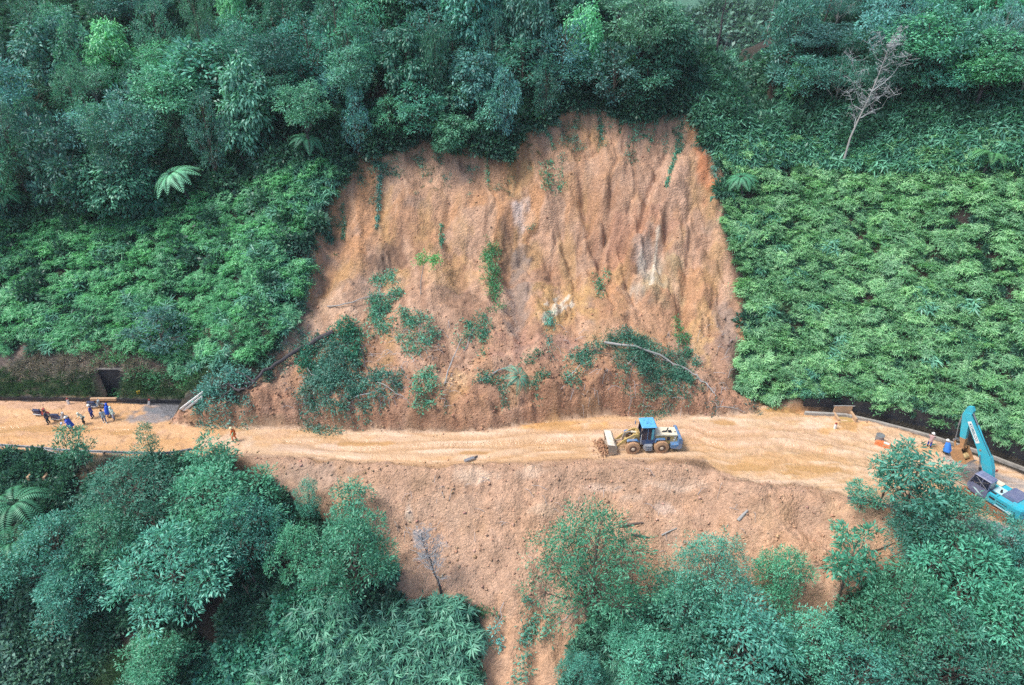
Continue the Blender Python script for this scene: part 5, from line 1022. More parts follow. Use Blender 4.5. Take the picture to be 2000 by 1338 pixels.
# bits and pieces on and beside the road
white = flat_mat("white_paint", (.75, .75, .74), .5, dirt=(.5, .42, .34), amt=.6, ds=5); redp = flat_mat("dull_red_paint", (.30, .05, .04), .6, ds=5); yel = flat_mat("yellow_paint", (.55, .42, .05), .5, ds=5)
orangep = flat_mat("orange_plastic", (.62, .17, .05), .5, dirt=(.55, .33, .2), amt=.8, ds=3); greyst = flat_mat("grey_striped_paint", (.20, .20, .20), .6, ds=4)
def marker(u, v, label, h=.75, lean=(.0, .0)):
    x, y = map(float, flat(u, v)); e = empty("marker_post", (x, y, zat(x, y) - .02)); e.rotation_euler = (*lean, .3); MB().box((0, 0, h / 2), (.22, .22, h), taper=.9, bev=.02).build("post", white, e); MB().box((0, 0, h + .06), (.20, .20, .13), taper=.7).build("red_cap", redp, e); return tag(e, label, "marker post", "roadside marker posts")
marker(135, 790, "white marker post with dark red cap behind the riders", .7); marker(291, 790, "tilted white marker post on the dark wet shoulder right of the culvert", .7, (.2, .25)); marker(1630, 838, "muddy marker post with red cap in front of the inlet box", .6)
x, y, z = on(271, 770); e = empty("yellow_plate", (x, y, z)); e.rotation_euler = (.4, .1, .5); MB().box((0, 0, .3), (.35, .05, .6), bev=.01).build("plate", yel, e); MB().box((0, .05, .1), (.06, .05, .5)).build("stake", rail_dirty, e); tag(e, "small yellow plate on the bank right of the culvert pit", "sign")
for i, (a, b, lb) in enumerate([((352, 802, .15), (400, 777, .75), "longest white post sticking out of the debris toe"), ((358, 804, .12), (398, 783, .6), "white post lying just below the longest one"), ((367, 800, .2), (393, 787, .45), "shortest white post, bent, nearest the road")]):
    p, q = Vector(on(*a[:2], a[2])), Vector(on(*b[:2], b[2])); L = (q - p).length; e = empty("white_post", p); e.rotation_euler = (q - p).to_track_quat('X', 'Z').to_euler(); MB().box((L / 2, 0, 0), (L, .17, .17), bev=.02).build("shaft", white, e); MB().box((.05, 0, 0), (.1, .19, .19), bev=.02).build("end_cap", galv, e); tag(e, lb, "post", "white posts knocked over by the debris")
x, y = map(float, flat(1716, 862)); e = empty("barrel", (x, y, -.02)); e.rotation_euler = (.06, -.05, 0)
MB().lathe([(.36, 0), (.38, .03), (.38, .28), (.36, .30), (.40, .31), (.40, .56), (.385, .60), (.385, .80)], (0, 0, 0), n=22).build("body", greyst, e, True); MB().lathe([(.392, 0), (.392, .14)], (0, 0, .36), n=22).build("stripe", white, e, True); MB().lathe([(.40, 0), (.40, .05), (.34, .06), (.34, .03)], (0, 0, .79), n=22).build("lid", galv, e, True)
tag(e, "grey and white striped barrel standing on the muddy shoulder", "barrel")
x, y = map(float, flat(1724, 871)); e = empty("barrier", (x, y, .22), math.radians(-38)); MB().prism([(-.75, -.22), (-.75, .1), (-.55, .22), (.6, .22), (.75, .05), (.75, -.22)], -.25, .25).build("body", orangep, e); MB().box((.25, 0, .235), (.5, .3, .03), bev=.01).build("top_plate", white, e)
tag(e, "orange and white plastic barrier fallen beside the striped barrel", "barrier")
x, y, z = on(918, 899); e = empty("scrap", (x, y, z + .1), math.radians(25)); MB().prism([(-.6, -.1), (-.5, .1), (.45, .14), (.6, -.05)], -.18, .18).build("panel", galv, e); MB().tube([(.3, -.1, .05), (.7, .05, .15), (.9, .2, .0)], [.08, .07, .04], 6).build("broken_end", M["darkbark"], e); tag(e, "bent grey metal scrap at the road edge above the white patch", "scrap metal")
x, y, z = on(92, 891); e = empty("metal_frame", (x, y, z + .15), .3); MB().tube([(-.4, 0, 0), (0, .1, .7), (.35, 0, .1), (-.4, 0, 0)], .04, 5).build("triangle", white, e); MB().tube([(0, .1, .7), (.9, -.1, .1), (1.3, -.2, -.1)], .04, 5).build("pole", white, e); tag(e, "bent white triangular metal frame under the guardrail", "metal frame")

# ------------------------------------------------------------------ wheel loader
blue = flat_mat("loader_blue", (.07, .19, .38), .45, dirt=(.34, .29, .24), amt=.8, ds=3); blue_roof = flat_mat("faded_blue_roof", (.11, .40, .68), .45, dirt=(.06, .22, .42), amt=.6, ds=2.2)
cream = flat_mat("cream_paint", (.70, .64, .50), .45, dirt=(.50, .38, .24), amt=.7, ds=2.5); tanp = flat_mat("dusty_yellow_paint", (.47, .34, .12), .55, dirt=(.46, .31, .18), amt=.8, ds=2.5)
bucketw = flat_mat("bucket_white_paint", (.72, .66, .55), .5, dirt=(.46, .33, .21), amt=.8, ds=2); steelm = flat_mat("muddy_steel", (.30, .25, .20), .7, .2, dirt=(.42, .27, .16), ds=5)
tyrem = flat_mat("mud_caked_tyre", (.44, .27, .15), .9, dirt=(.28, .14, .09), amt=.8, ds=6, bump=.4); rimm = flat_mat("rim_paint", (.55, .45, .34), .7, dirt=(.25, .15, .09), ds=5)
glass = flat_mat("dark_window_glass", (.012, .020, .045), .08, spec=.8, amt=0); black = flat_mat("black_rubber", (.02, .02, .025), .6, ds=5); seatm = flat_mat("seat_vinyl", (.03, .03, .04), .6); greym = flat_mat("grey_metal_step", (.33, .36, .40), .5, .3, dirt=(.3, .25, .2), ds=5)
def wheel(parent, c, R, w, side, name="wheel"):
    h = MB(); n = 30; hw = w / 2
    h.lathe([(R * .52, -hw), (R * .80, -hw), (R * .95, -hw * .82), (R * .965, 0), (R * .95, hw * .82), (R * .80, hw), (R * .52, hw)], (0, 0, 0), 'y', 40)
    wh = h.build(name, tyrem, parent, True, c)
    for k in range(26):
        a = 2 * math.pi * k / 26
        for sg in (-1, 1):
            m = Matrix.Rotation(-(a + (sg > 0) * math.pi / 26), 4, 'Y') @ Matrix.Translation((R * .965, sg * hw * .48, 0)) @ Matrix.Rotation(sg * .45, 4, 'X'); wh_m = MB().box((0, 0, 0), (R * .085, hw * .95, R * .09), m); h2 = wh_m if k == 0 and sg == -1 else h2.add(wh_m.v, wh_m.f)
    h2.build("tread", tyrem, wh)
    r = MB().lathe([(R * .30, .0), (R * .50, .0), (R * .53, side * .03)], (0, side * (hw + .004), 0), 'y', 24).build("rim", flat_mat("rim_dark", (.13, .07, .045), .8), wh, True)
    MB().lathe([(R * .26, 0), (R * .22, side * .07), (R * .08, side * .10)], (0, side * (hw + .03), 0), 'y', 16).build("hub", rimm, wh, True)
    return wh
lx, ly, lz = on(1258, 873); LO = empty("wheel_loader", (lx, ly, -.06), math.radians(183))
R_ = .70
for sx, nm in ((1.42, 0), (-1.42, 0)):
    for sy in (1, -1): wheel(LO, (sx, sy * .95, R_), R_, .46, sy)
# rear body: hood, side panels, counterweight
MB().prism([(-3.05, .95), (-2.95, 1.75), (-.95, 1.85), (-.75, 1.80), (-.75, .9), (-1.0, .75), (-2.4, .75)], -.58, .58).build("engine_body", tanp, LO)
hd = MB().prism([(-3.07, 1.72), (-3.0, 1.84), (-1.0, 1.97), (-.78, 1.95), (-.78, 1.80), (-3.0, 1.70)], -.63, .63).build("hood", cream, LO)
MB().box((-2.35, .1, 1.905), (.34, .42, .03), bev=.01).build("vent", black, hd); MB().box((-2.85, .15, 1.88), (.14, .1, .03)).build("vent", black, hd); MB().tube([(-1.55, .18, 1.90), (-1.75, .18, 1.98), (-2.0, .18, 2.05), (-2.1, .18, 2.42)], [.10, .09, .06, .06], 10).build("exhaust", black, hd, True)
for x0, w0 in ((-1.25, .18), (-1.6, .2)): MB().box((x0, .635, 1.76), (w0, .02, .06)).build("slot", black, LO)
MB().box((-2.15, .59, 1.38), (.30, .03, .42), bev=.01).build("side_window", glass, LO); MB().box((-1.55, .59, 1.15), (.14, .03, .08)).build("latch", black, LO); MB().box((-2.75, .59, 1.22), (.18, .03, .16), bev=.01).build("tail_lamp", white, LO); MB().box((-2.8, .59, 1.48), (.12, .03, .2), bev=.01).build("side_lamp", white, LO)
MB().prism([(-3.42, .62), (-3.42, 1.55), (-3.30, 1.72), (-3.04, 1.72), (-3.04, 1.02), (-2.35, .98), (-2.35, .58), (-3.2, .45)], -1.12, 1.12).build("counterweight", blue, LO)
MB().box((-3.44, -.1, .95), (.04, 1.5, .4)).build("grille", black, LO)
MB().box((-1.0, 0, .72), (3.2, .8, .28)).build("rear_frame", steelm, LO); MB().box((1.15, 0, .78), (1.7, .75, .42), bev=.03).build("front_frame", tanp, LO)
MB().tube([(-1.42, -.9, .7), (-1.42, .9, .7)], .13, 8).build("axle", steelm, LO); MB().tube([(1.42, -.9, .7), (1.42, .9, .7)], .13, 8).build("axle", steelm, LO)
# cab
cabw = .76
cb = MB().prism([(-.72, 1.10), (-.72, 1.45), (.62, 1.45), (.70, 1.05), (.35, .85), (-.5, .85)], -cabw, cabw).build("cab", flat_mat("dark_cab_blue", (.035, .08, .19), .5, dirt=(.22, .17, .13), amt=.6, ds=3), LO)
for x0, x1 in ((-.70, -.64), (.62, .50), (.0, .0)):
    for sy in (-1, 1): MB().tube([(x0, sy * (cabw - .03), 1.42), (x1, sy * (cabw - .06), 2.92)], .045, 6).build("pillar", blue if x0 != .62 else black, cb)
for sy in (-1, 1): MB().add([(-.66, sy * cabw, 1.46), (.58, sy * cabw, 1.46), (.48, sy * (cabw - .04), 2.88), (-.62, sy * (cabw - .04), 2.88), (-.66, sy * (cabw - .012), 1.46), (.58, sy * (cabw - .012), 1.46), (.48, sy * (cabw - .052), 2.88), (-.62, sy * (cabw - .052), 2.88)], [(0, 1, 2, 3), (7, 6, 5, 4), (0, 4, 5, 1), (1, 5, 6, 2), (2, 6, 7, 3), (3, 7, 4, 0)]).build("side_window", glass, cb)
MB().box((.565, 0, 2.16), (.015, 1.42, 1.40), Matrix.Rotation(-.07, 4, 'Y')).build("windscreen", glass, cb); MB().box((-.66, 0, 2.16), (.015, 1.42, 1.40)).build("rear_window", glass, cb)
MB().box((-.48, .775, 2.1), (.22, .02, 1.25)).build("door_panel", flat_mat("teal_panel", (.10, .38, .48), .5, ds=3), cb); MB().tube([(-.20, .80, 1.7), (-.20, .80, 2.1)], .02, 5).build("door_handle", black, cb)
rf = MB().box((-.08, 0, 2.98), (1.50, 1.66, .16), taper=.93, bev=.05).build("roof", blue_roof, cb)
rr = np.random.default_rng(3)
ms_ = MB()
for k in range(16):
    a = rr.uniform(0, 3.1); cx, cy = rr.uniform(-.45, .35), rr.uniform(-.5, .5); L = rr.uniform(.06, .2)
    ms_.box((0, 0, 0), (L, .035, .004), Matrix.Translation((cx - .06, cy, 3.063)) @ Matrix.Rotation(a, 4, 'Z'))
tag(ms_.build("roof_stain", flat_mat("dark_flaked_paint", (.015, .06, .14), .7), rf), kind="stuff")
MB().box((-.3, 0, 1.75), (.5, .5, .12), bev=.03).build("seat", seatm, cb); MB().box((-.5, 0, 2.05), (.12, .5, .6), bev=.03).build("seat_back", seatm, cb)
MB().tube([(.85, .85, 2.25), (.62, .80, 2.35)], .02, 5).build("mirror_arm", black, LO); MB().box((.9, -.95, 2.35), (.06, .22, .38), bev=.02).build("mirror", blue, LO); MB().tube([(.62, -.75, 2.5), (.9, -.95, 2.4)], .02, 5).build("mirror_arm", black, LO)
# fenders, steps, tank
for sy in (1, -1):
    MB().prism([(.85, 1.35), (1.0, 1.52), (1.85, 1.52), (2.0, 1.40), (2.0, 1.34), (1.8, 1.44), (1.05, 1.44), (.92, 1.30)], sy * .62, sy * .92).build("front_fender", blue, LO)
    MB().prism([(-.75, 1.15), (-.85, 1.52), (-1.3, 1.55), (-1.75, 1.52), (-1.75, 1.46), (-1.2, 1.47), (-.92, 1.44), (-.82, 1.1)], sy * .62, sy * .92).build("rear_fender", blue, LO)
    MB().prism([(-.55, .38), (-.5, .95), (.25, .95), (.35, .55), (.15, .35)], sy * .62, sy * 1.05).build("fuel_tank", greym, LO)
    st = MB()
    for q in range(3): st.box((-.12, sy * 1.10, .42 + q * .26), (.5, .14, .03))
    for q in (-.38, .14): st.box((q, sy * 1.12, .72), (.03, .05, .75))
    st.build("steps", greym, LO); MB().tube([(.62, sy * .85, 1.0), (.66, sy * .86, 1.7), (.60, sy * .8, 2.2)], .022, 5).build("handrail", white, LO)
# lift arms, tilt lever, cylinders
for sy in (1, -1):
    MB().prism([(.75, 1.82), (.85, 2.02), (1.3, 1.98), (2.2, 1.42), (3.0, .62), (3.12, .42), (2.92, .36), (2.1, 1.12), (1.3, 1.62)], sy * .44, sy * .56).build("lift_arm", tanp, LO)
    MB().tube([(.95, sy * .5, .95), (1.5, sy * .5, 1.2)], .085, 10).build("lift_cylinder", steelm, LO); MB().tube([(1.5, sy * .5, 1.2), (2.1, sy * .5, 1.35)], .05, 8).build("lift_rod", galv, LO)
MB().prism([(.65, 1.0), (.68, 1.98), (.95, 2.1), (1.1, 1.6), (1.35, 1.0)], -.36, .36).build("loader_tower", tanp, LO)
MB().box((2.05, 0, 1.25), (.22, 1.0, .22), bev=.03).build("cross_tube", tanp, LO); MB().prism([(1.95, 1.1), (2.0, 1.85), (2.15, 1.95), (2.35, 1.3), (2.3, .95)], -.1, .1).build("tilt_lever", steelm, LO)
MB().tube([(.9, 0, 1.85), (1.5, 0, 1.95)], .11, 10).build("tilt_cylinder", cream, LO); MB().tube([(1.5, 0, 1.95), (2.1, 0, 1.88)], .05, 8).build("tilt_rod", galv, LO); MB().tube([(2.25, 0, 1.05), (2.95, 0, .95)], .07, 6).build("tilt_link", steelm, LO)
# bucket tipped forward on its lip
prof = [(2.98, .30), (3.0, .82), (3.25, 1.22), (3.95, 1.36)]; inner = [(3.90, 1.28), (3.32, 1.14), (3.08, .80), (3.06, .34)]
bk = MB().prism(prof + inner, -1.22, 1.22).build("bucket", bucketw, LO)
MB().prism([(2.98, .30), (3.72, -.02), (3.76, .04), (3.06, .37)], -1.22, 1.22).build("bucket_floor", steelm, bk)
for sy in (1, -1): MB().prism([(3.0, .28), (2.99, .82), (3.25, 1.22), (3.95, 1.36), (3.76, .0)], sy * 1.215, sy * 1.26).build("side_plate", steelm, bk)
ct = MB().box((3.75, 0, -.0), (.14, 2.5, .05), Matrix.Identity(4)); ct.build("cutting_edge", steelm, bk)
for q in range(7): MB().box((3.84, -1.1 + q * .366, .02), (.14, .09, .05)).build("tooth", steelm, bk)
MB().prism([(2.8, .3), (2.85, .7), (3.02, .75), (3.02, .3)], -.6, -.42).build("hinge", steelm, bk); MB().prism([(2.8, .3), (2.85, .7), (3.02, .75), (3.02, .3)], .42, .6).build("hinge", steelm, bk)
tag(LO, "blue-roofed wheel loader with tan hood and white bucket on the muddy road", "wheel loader")
# mud pushed up in front of the bucket
rr = np.random.default_rng(31); mh = MB()
for k in range(160):
    px_, py_ = lx - 4.0 + rr.normal(-.25, .35), ly - .2 + rr.uniform(-1.5, 1.4); s = rr.uniform(.08, .35); zz = max(0, .45 - abs(px_ - lx + 4.2) * .6) * rr.uniform(.2, 1)
    mh.add([(px_ + a * s / 2 * rr.uniform(.6, 1.2), py_ + b * s / 2 * rr.uniform(.6, 1.2), zat(px_, py_) + zz + c * s / 2 * rr.uniform(.6, 1.1)) for a, b, c in ((1, 0, 0), (-1, 0, 0), (0, 1, 0), (0, -1, 0), (0, 0, 1), (0, 0, -1))], [(0, 2, 4), (2, 1, 4), (1, 3, 4), (3, 0, 4), (2, 0, 5), (1, 2, 5), (3, 1, 5), (0, 3, 5)])
tag(mh.build("pushed_mud", flat_mat("pushed_mud", (.30, .16, .09), .9, dirt=(.42, .26, .15), ds=3, bump=.5)), "small ridge of mud pushed up by the loader bucket", "mud", kind="stuff")

# ------------------------------------------------------------------ excavator
cyan = flat_mat("excavator_cyan", (.03, .40, .52), .42, dirt=(.13, .30, .30), amt=.6, ds=1.6); cyanl = flat_mat("pale_cyan_stripe", (.45, .66, .70), .5, dirt=(.4, .5, .5), ds=3); navy = flat_mat("navy_grey_paint", (.12, .14, .24), .45, dirt=(.22, .23, .30), amt=.6, ds=2)
hoodm = flat_mat("slate_blue_hood", (.15, .17, .28), .45, dirt=(.25, .27, .36), amt=.6, ds=2); bkt = flat_mat("muddy_orange_bucket", (.40, .22, .10), .8, dirt=(.26, .14, .08), amt=.7, ds=3); trackm = flat_mat("muddy_track", (.30, .15, .08), .9, dirt=(.15, .09, .06), amt=.8, ds=4)
EXC = (42.75, 45.7); EXA = math.radians(117)
EX = empty("excavator", (EXC[0], EXC[1], -.04), EXA)
TR = math.radians(0)
for sy in (1, -1):
    h = []
    for k in range(25):
        a = math.pi / 2 + math.pi * k / 24; h.append((-1.75 + .42 * math.cos(a), .42 + .42 * math.sin(a)))
    for k in range(25):
        a = -math.pi / 2 + math.pi * k / 24; h.append((1.75 + .42 * math.cos(a), .42 + .42 * math.sin(a)))
    tk = MB().prism(h, sy * .85, sy * 1.40).build("track", trackm, EX)
    sh = MB()
    for k in range(24):
        xx_ = -1.9 + k * .165; sh.box((xx_, sy * 1.125, .86), (.11, .6, .04)); sh.box((xx_, sy * 1.125, .01), (.11, .6, .04))
    for k in range(7):
        for sgn in (1, -1):
            a = -math.pi / 2 + math.pi * (k + .5) / 7; m = Matrix.Translation((sgn * (1.75 + .45 * math.cos(a)), sy * 1.125, .43 + .45 * math.sin(a))) @ Matrix.Rotation(-a * sgn, 4, 'Y'); sh.box((0, 0, 0), (.05, .6, .11), m)
    sh.build("track_shoes", trackm, tk)
MB().box((0, 0, .55), (2.2, 1.8, .4), bev=.05).build("undercarriage", trackm, EX); MB().lathe([(.62, .7), (.62, 1.0)], (0, 0, 0), n=24).build("slew_ring", black, EX)
# house: x forward, y left. cab at front-left
MB().box((-.55, 0, 1.08), (3.9, 2.6, .16), bev=.03).build("deck", navy, EX)
sp = MB().prism([(-1.95, 1.1), (-1.95, 1.92), (-.05, 1.92), (.0, 1.78), (.0, 1.1)], .72, 1.32).build("left_side_panel", cyan, EX)
for x0, z0, w0, h0 in ((-.45, 1.60, .5, .18), (-1.3, 1.35, .8, .05), (-1.3, 1.62, .9, .05)): MB().box((x0, 1.33, z0), (w0, .02, h0)).build("vent", black, sp)
MB().box((-.12 - .6, 1.0, 1.93), (.04, .5, .02)).build("seam", black, sp); MB().box((-.3, .95, 1.93), (.45, .24, .02)).build("grille", black, sp); MB().box((-1.35, 1.335, 1.16), (1.1, .02, .10)).build("pale_stripe", cyanl, sp)
MB().prism([(-1.95, 1.1), (-1.95, 1.75), (.9, 1.7), (1.3, 1.3), (1.3, 1.1)], -1.30, -.55).build("right_side_body", cyan, EX)
MB().box((.45, -.92, 1.78), (1.0, .6, .16), bev=.03).build("fuel_tank_top", cream, EX); MB().tube([(.95, -.9, 1.7), (1.0, -.9, 2.45), (.9, -.9, 2.7)], .03, 6).build("handrail", galv, EX); MB().box((.9, -.92, 2.78), (.16, .2, .18), bev=.03).build("mirror", redp, EX)
ho = MB().prism([(-2.05, 1.7), (-2.05, 2.12), (-1.9, 2.22), (-.95, 2.22), (-.82, 2.1), (-.82, 1.7)], -1.0, .62).build("engine_hood", hoodm, EX)
lv_ = MB()
for q in range(8): lv_.box((-1.43, -.85 + q * .19, 2.235), (.95, .10, .03))
lv_.build("hood_ribs", navy, ho); MB().tube([(-.55, .35, 1.9), (-.55, .35, 2.15), (-.5, .35, 2.2)], [.09, .09, .07], 10).build("exhaust", black, EX, True)
MB().box((-.38, .1, 1.55), (.8, 1.0, .75), bev=.03).build("valve_cover", cyanl, EX)
cwp = [(1.31, -1.9), (1.31, -2.35), (1.15, -2.75), (.7, -2.98), (-.7, -2.98), (-1.15, -2.75), (-1.31, -2.35), (-1.31, -1.9)]
cwm = MB(); n_ = len(cwp); cwm.add([(b, a, 1.0) for a, b in cwp] + [(b, a, 1.85) for a, b in cwp] + [(b + .08, a * .96, 2.02) for a, b in cwp], [tuple(range(n_))] + [(i, (i + 1) % n_, n_ + (i + 1) % n_, n_ + i) for i in range(n_)] + [(n_ + i, n_ + (i + 1) % n_, 2 * n_ + (i + 1) % n_, 2 * n_ + i) for i in range(n_)] + [tuple(range(2 * n_, 3 * n_))])
cw = cwm.build("counterweight", cyan, EX); sw = MB()
for k in range(5): sw.box((-2.2 - k * .17, 1.30 - max(0, k - 1) * .14, 1.5), (.11, .06, .06), Matrix.Identity(4))
sw.build("bolt_strip", black, cw); MB().box((-2.05, 1.325, 1.2), (.35, .02, .25)).build("pale_stripe", cyanl, cw)
cab = empty("cab", (0, 0, 0)); cab.parent = EX
bpy.data.objects.remove(cab)
cx0, cx1, cy0, cy1 = .02, 1.75, .38, 1.32
cab = MB().prism([(cx0, 1.14), (cx0, 2.0), (cx1 - .35, 2.0), (cx1, 1.75), (cx1 + .02, 1.45), (cx1 - .25, 1.14)], cy0, cy1).build("cab", navy, EX)
for sy in (cy0, cy1):
    for a, b in (((cx0 + .04, 2.0), (cx0 + .06, 2.86)), ((.75, 2.0), (.72, 2.86)), ((cx1 - .04, 1.75), (cx1 - .32, 2.86))): MB().tube([(a[0], sy - .04 * (1 if sy == cy1 else -1), a[1]), (b[0], sy - .04 * (1 if sy == cy1 else -1), b[1])], .045, 6).build("pillar", navy, cab)
MB().box(((cx0 + cx1) / 2 - .14, (cy0 + cy1) / 2, 2.90), (1.50, .98, .13), taper=.9, bev=.04).build("roof", hoodm, cab); MB().box((.95, .85, 2.972), (.34, .55, .02)).build("roof_hatch", navy, cab); 
for q in (.62, 1.08): MB().box((.35, q, 2.975), (.5, .05, .03)).build("roof_rib", navy, cab)
for sy in (cy0 + .02, cy1 - .02): MB().prism([(.08, 2.02), (1.40, 2.02), (1.66, 1.84), (1.42, 2.82), (.1, 2.82)], sy - .006, sy + .006).build("side_window", glass, cab)
MB().prism([(1.705, 1.78), (1.72, 1.78), (1.45, 2.83), (1.435, 2.83)], cy0 + .06, cy1 - .06).build("windscreen", glass, cab); MB().box((cx0 + .03, .85, 2.42), (.012, .8, .75)).build("rear_window", glass, cab)
for a, b in (((.2, 2.05), (1.3, 2.75)), ((.2, 2.75), (1.3, 2.05))): MB().tube([(a[0], cy1 + .02, a[1]), (b[0], cy1 + .02, b[1])], .018, 5).build("window_guard", galv, cab)
MB().box((.7, .85, 2.0), (.5, .5, .12), bev=.03).build("seat", seatm, cab); MB().box((.45, .85, 2.3), (.12, .5, .6), bev=.03).build("seat_back", seatm, cab)
MB().prism([(.3, 1.25), (1.0, 1.6), (1.25, 1.6), (.75, 1.3)], cy1 + .002, cy1 + .014).build("pale_swoosh", cyanl, cab)
# boom (in the x-z plane), stick, bucket
def plate(prof, w, y=-.05): return MB().prism(prof, y - w / 2, y + w / 2)
BO = (.55, 1.75); BM = (1.75, 4.15); BT = (4.35, 7.0)
boom = plate([(.30, 1.55), (.72, 1.55), (1.50, 2.80), (2.28, 3.90), (2.66, 4.52), (4.50, 6.80), (4.46, 7.15), (4.15, 7.22), (2.2, 5.05), (1.35, 4.25), (.85, 3.35)], .46).build("boom", cyan, EX)
MB().box((0, 0, 0), (2.0, .012, .34), Matrix.Translation((3.35, .187, 5.75)) @ Matrix.Rotation(-math.atan2(2.3, 1.95), 4, 'Y')).build("name_plate", white, boom)
tc_ = bpy.data.curves.new("lettering", 'FONT'); tc_.body = "KOBELCO"; tc_.size = .36; tc_.extrude = .004; tc_.align_x = 'CENTER'; tc_.align_y = 'CENTER'; tc_.offset = .008
to = bpy.data.objects.new("lettering", tc_); COL.objects.link(to); bpy.context.view_layer.update()
tme = bpy.data.meshes.new_from_object(to.evaluated_get(bpy.context.evaluated_depsgraph_get())); bpy.data.objects.remove(to); tme.materials.clear(); tme.materials.append(flat_mat("dark_teal_lettering", (.01, .14, .20), .5))
lt = link("lettering", tme, boom); ang = math.atan2(2.3, 1.95)
ux = Vector((-math.cos(ang), 0, -math.sin(ang))); nz = Vector((0, 1, 0)); uy = nz.cross(ux); lt.matrix_local = Matrix.Translation((3.35, .198, 5.75)) @ Matrix((ux, uy, nz)).transposed().to_4x4(); lt.scale = (1.0, .8, 1)
for y_ in (-.38, .28): MB().tube([(1.15, y_, 1.45), (1.75, y_, 3.0)], .11, 10).build("boom_cylinder", black, EX); MB().tube([(1.75, y_, 3.0), (2.15, y_, 4.1)], .055, 8).build("boom_rod", galv, EX)
MB().tube([(2.0, -.05, 4.75), (3.35, -.05, 6.45)], .11, 10).build("stick_cylinder", cyan, EX); MB().tube([(3.35, -.05, 6.45), (4.25, -.05, 7.55)], .06, 8).build("stick_rod", galv, EX)
for y_ in (-.18, .08): MB().tube([(1.0, y_, 3.5), (1.5, y_, 4.45), (2.3, y_, 5.3), (4.1, y_, 7.32)], .025, 5).build("hose", black, boom)
MB().tube([(2.3, -.32, 4.5), (2.3, .22, 4.5)], .09, 10).build("pin", steelm, boom); MB().tube([(.55, -.32, 1.8), (.55, .22, 1.8)], .1, 10).build("pin", black, boom)
stick = plate([(4.15, 7.85), (4.55, 7.75), (4.85, 6.9), (4.72, 4.8), (4.45, 3.7), (4.22, 3.7), (4.18, 4.9), (4.15, 6.6), (4.0, 7.5)], .34).build("stick", cyan, EX)
MB().prism([(4.16, 4.6), (4.22, 3.68), (4.46, 3.68), (4.70, 4.6)], -.225, .125).build("muddy_stick_end", bkt, stick)
MB().tube([(4.85, -.05, 7.0), (5.05, -.05, 5.6)], .09, 10).build("bucket_cylinder", galv, EX); MB().tube([(5.05, -.05, 5.6), (5.1, -.05, 4.1)], .05, 8).build("bucket_rod", galv, EX)
MB().tube([(5.1, -.3, 4.1), (5.1, .2, 4.1)], .10, 10).build("link_pin", galv, EX); MB().prism([(5.2, 4.15), (4.5, 4.25), (4.45, 4.05), (5.05, 3.95)], -.28, -.2).build("link", galv, EX); MB().prism([(5.2, 4.15), (5.0, 4.15), (4.75, 3.3), (4.9, 3.25)], .05, .13).build("link", bkt, EX)
# bucket opens back toward the machine and up
bp_o = [(4.15, 3.72), (4.80, 3.45), (4.98, 2.95), (4.72, 2.42), (4.2, 2.25), (3.45, 2.5)]; bp_i = [(3.51, 2.59), (4.18, 2.37), (4.63, 2.51), (4.85, 2.95), (4.71, 3.36), (4.18, 3.60)]
eb = MB().prism(bp_o + bp_i, -.62, .52).build("bucket", bkt, EX)
for a, b in ((-.66, -.60), (.50, .56)): MB().prism(bp_o, a, b).build("side_plate", bkt, eb)
for q in range(5): MB().prism([(3.53, 2.45), (3.2, 2.62), (3.22, 2.67), (3.53, 2.57)], -.60 + q * .245, -.50 + q * .245).build("tooth", galv, eb)
for y_ in (-.25, .12): MB().prism([(4.1, 3.6), (4.2, 3.95), (4.45, 3.95), (4.85, 3.6), (4.9, 3.3)], y_, y_ + .06).build("bucket_ear", bkt, eb)
AR = Matrix.Translation((4.4, 0, 7.3)) @ Matrix.Rotation(.15, 4, 'Y') @ Matrix.Translation((-4.4, 0, -7.3))
for o in list(EX.children):
    if o.name.split(".")[0] in ("stick", "bucket_cylinder", "bucket_rod", "link_pin", "link", "bucket"): o.matrix_basis = AR
tag(EX, "cyan tracked excavator with raised arm and muddy orange bucket on the road", "excavator")
fw = Vector((math.cos(EXA), math.sin(EXA), 0)); lf = Vector((-fw.y, fw.x, 0)); bl = AR @ Vector((4.15, -.05, 2.72)); bpnt = Vector((EXC[0], EXC[1], 0)) + fw * bl.x + Vector((0, 0, bl.z)) + lf * bl.y
e = empty("bucket_drum", bpnt); e.rotation_euler = (0, math.radians(90), EXA + 1.45); drum = flat_mat("yellow_drum", (.50, .36, .16), .6, dirt=(.4, .28, .16), ds=4)
MB().lathe([(.27, -.42), (.30, -.40), (.30, -.02), (.315, 0), (.30, .02), (.30, .4)], (0, 0, 0), n=20).build("body", drum, e, True); MB().lathe([(.30, .4), (.28, .43), (.26, .42)], (0, 0, 0), n=20).build("lid", white, e, True); tag(e, "small yellowish drum with white lid lying in the excavator bucket", "drum")

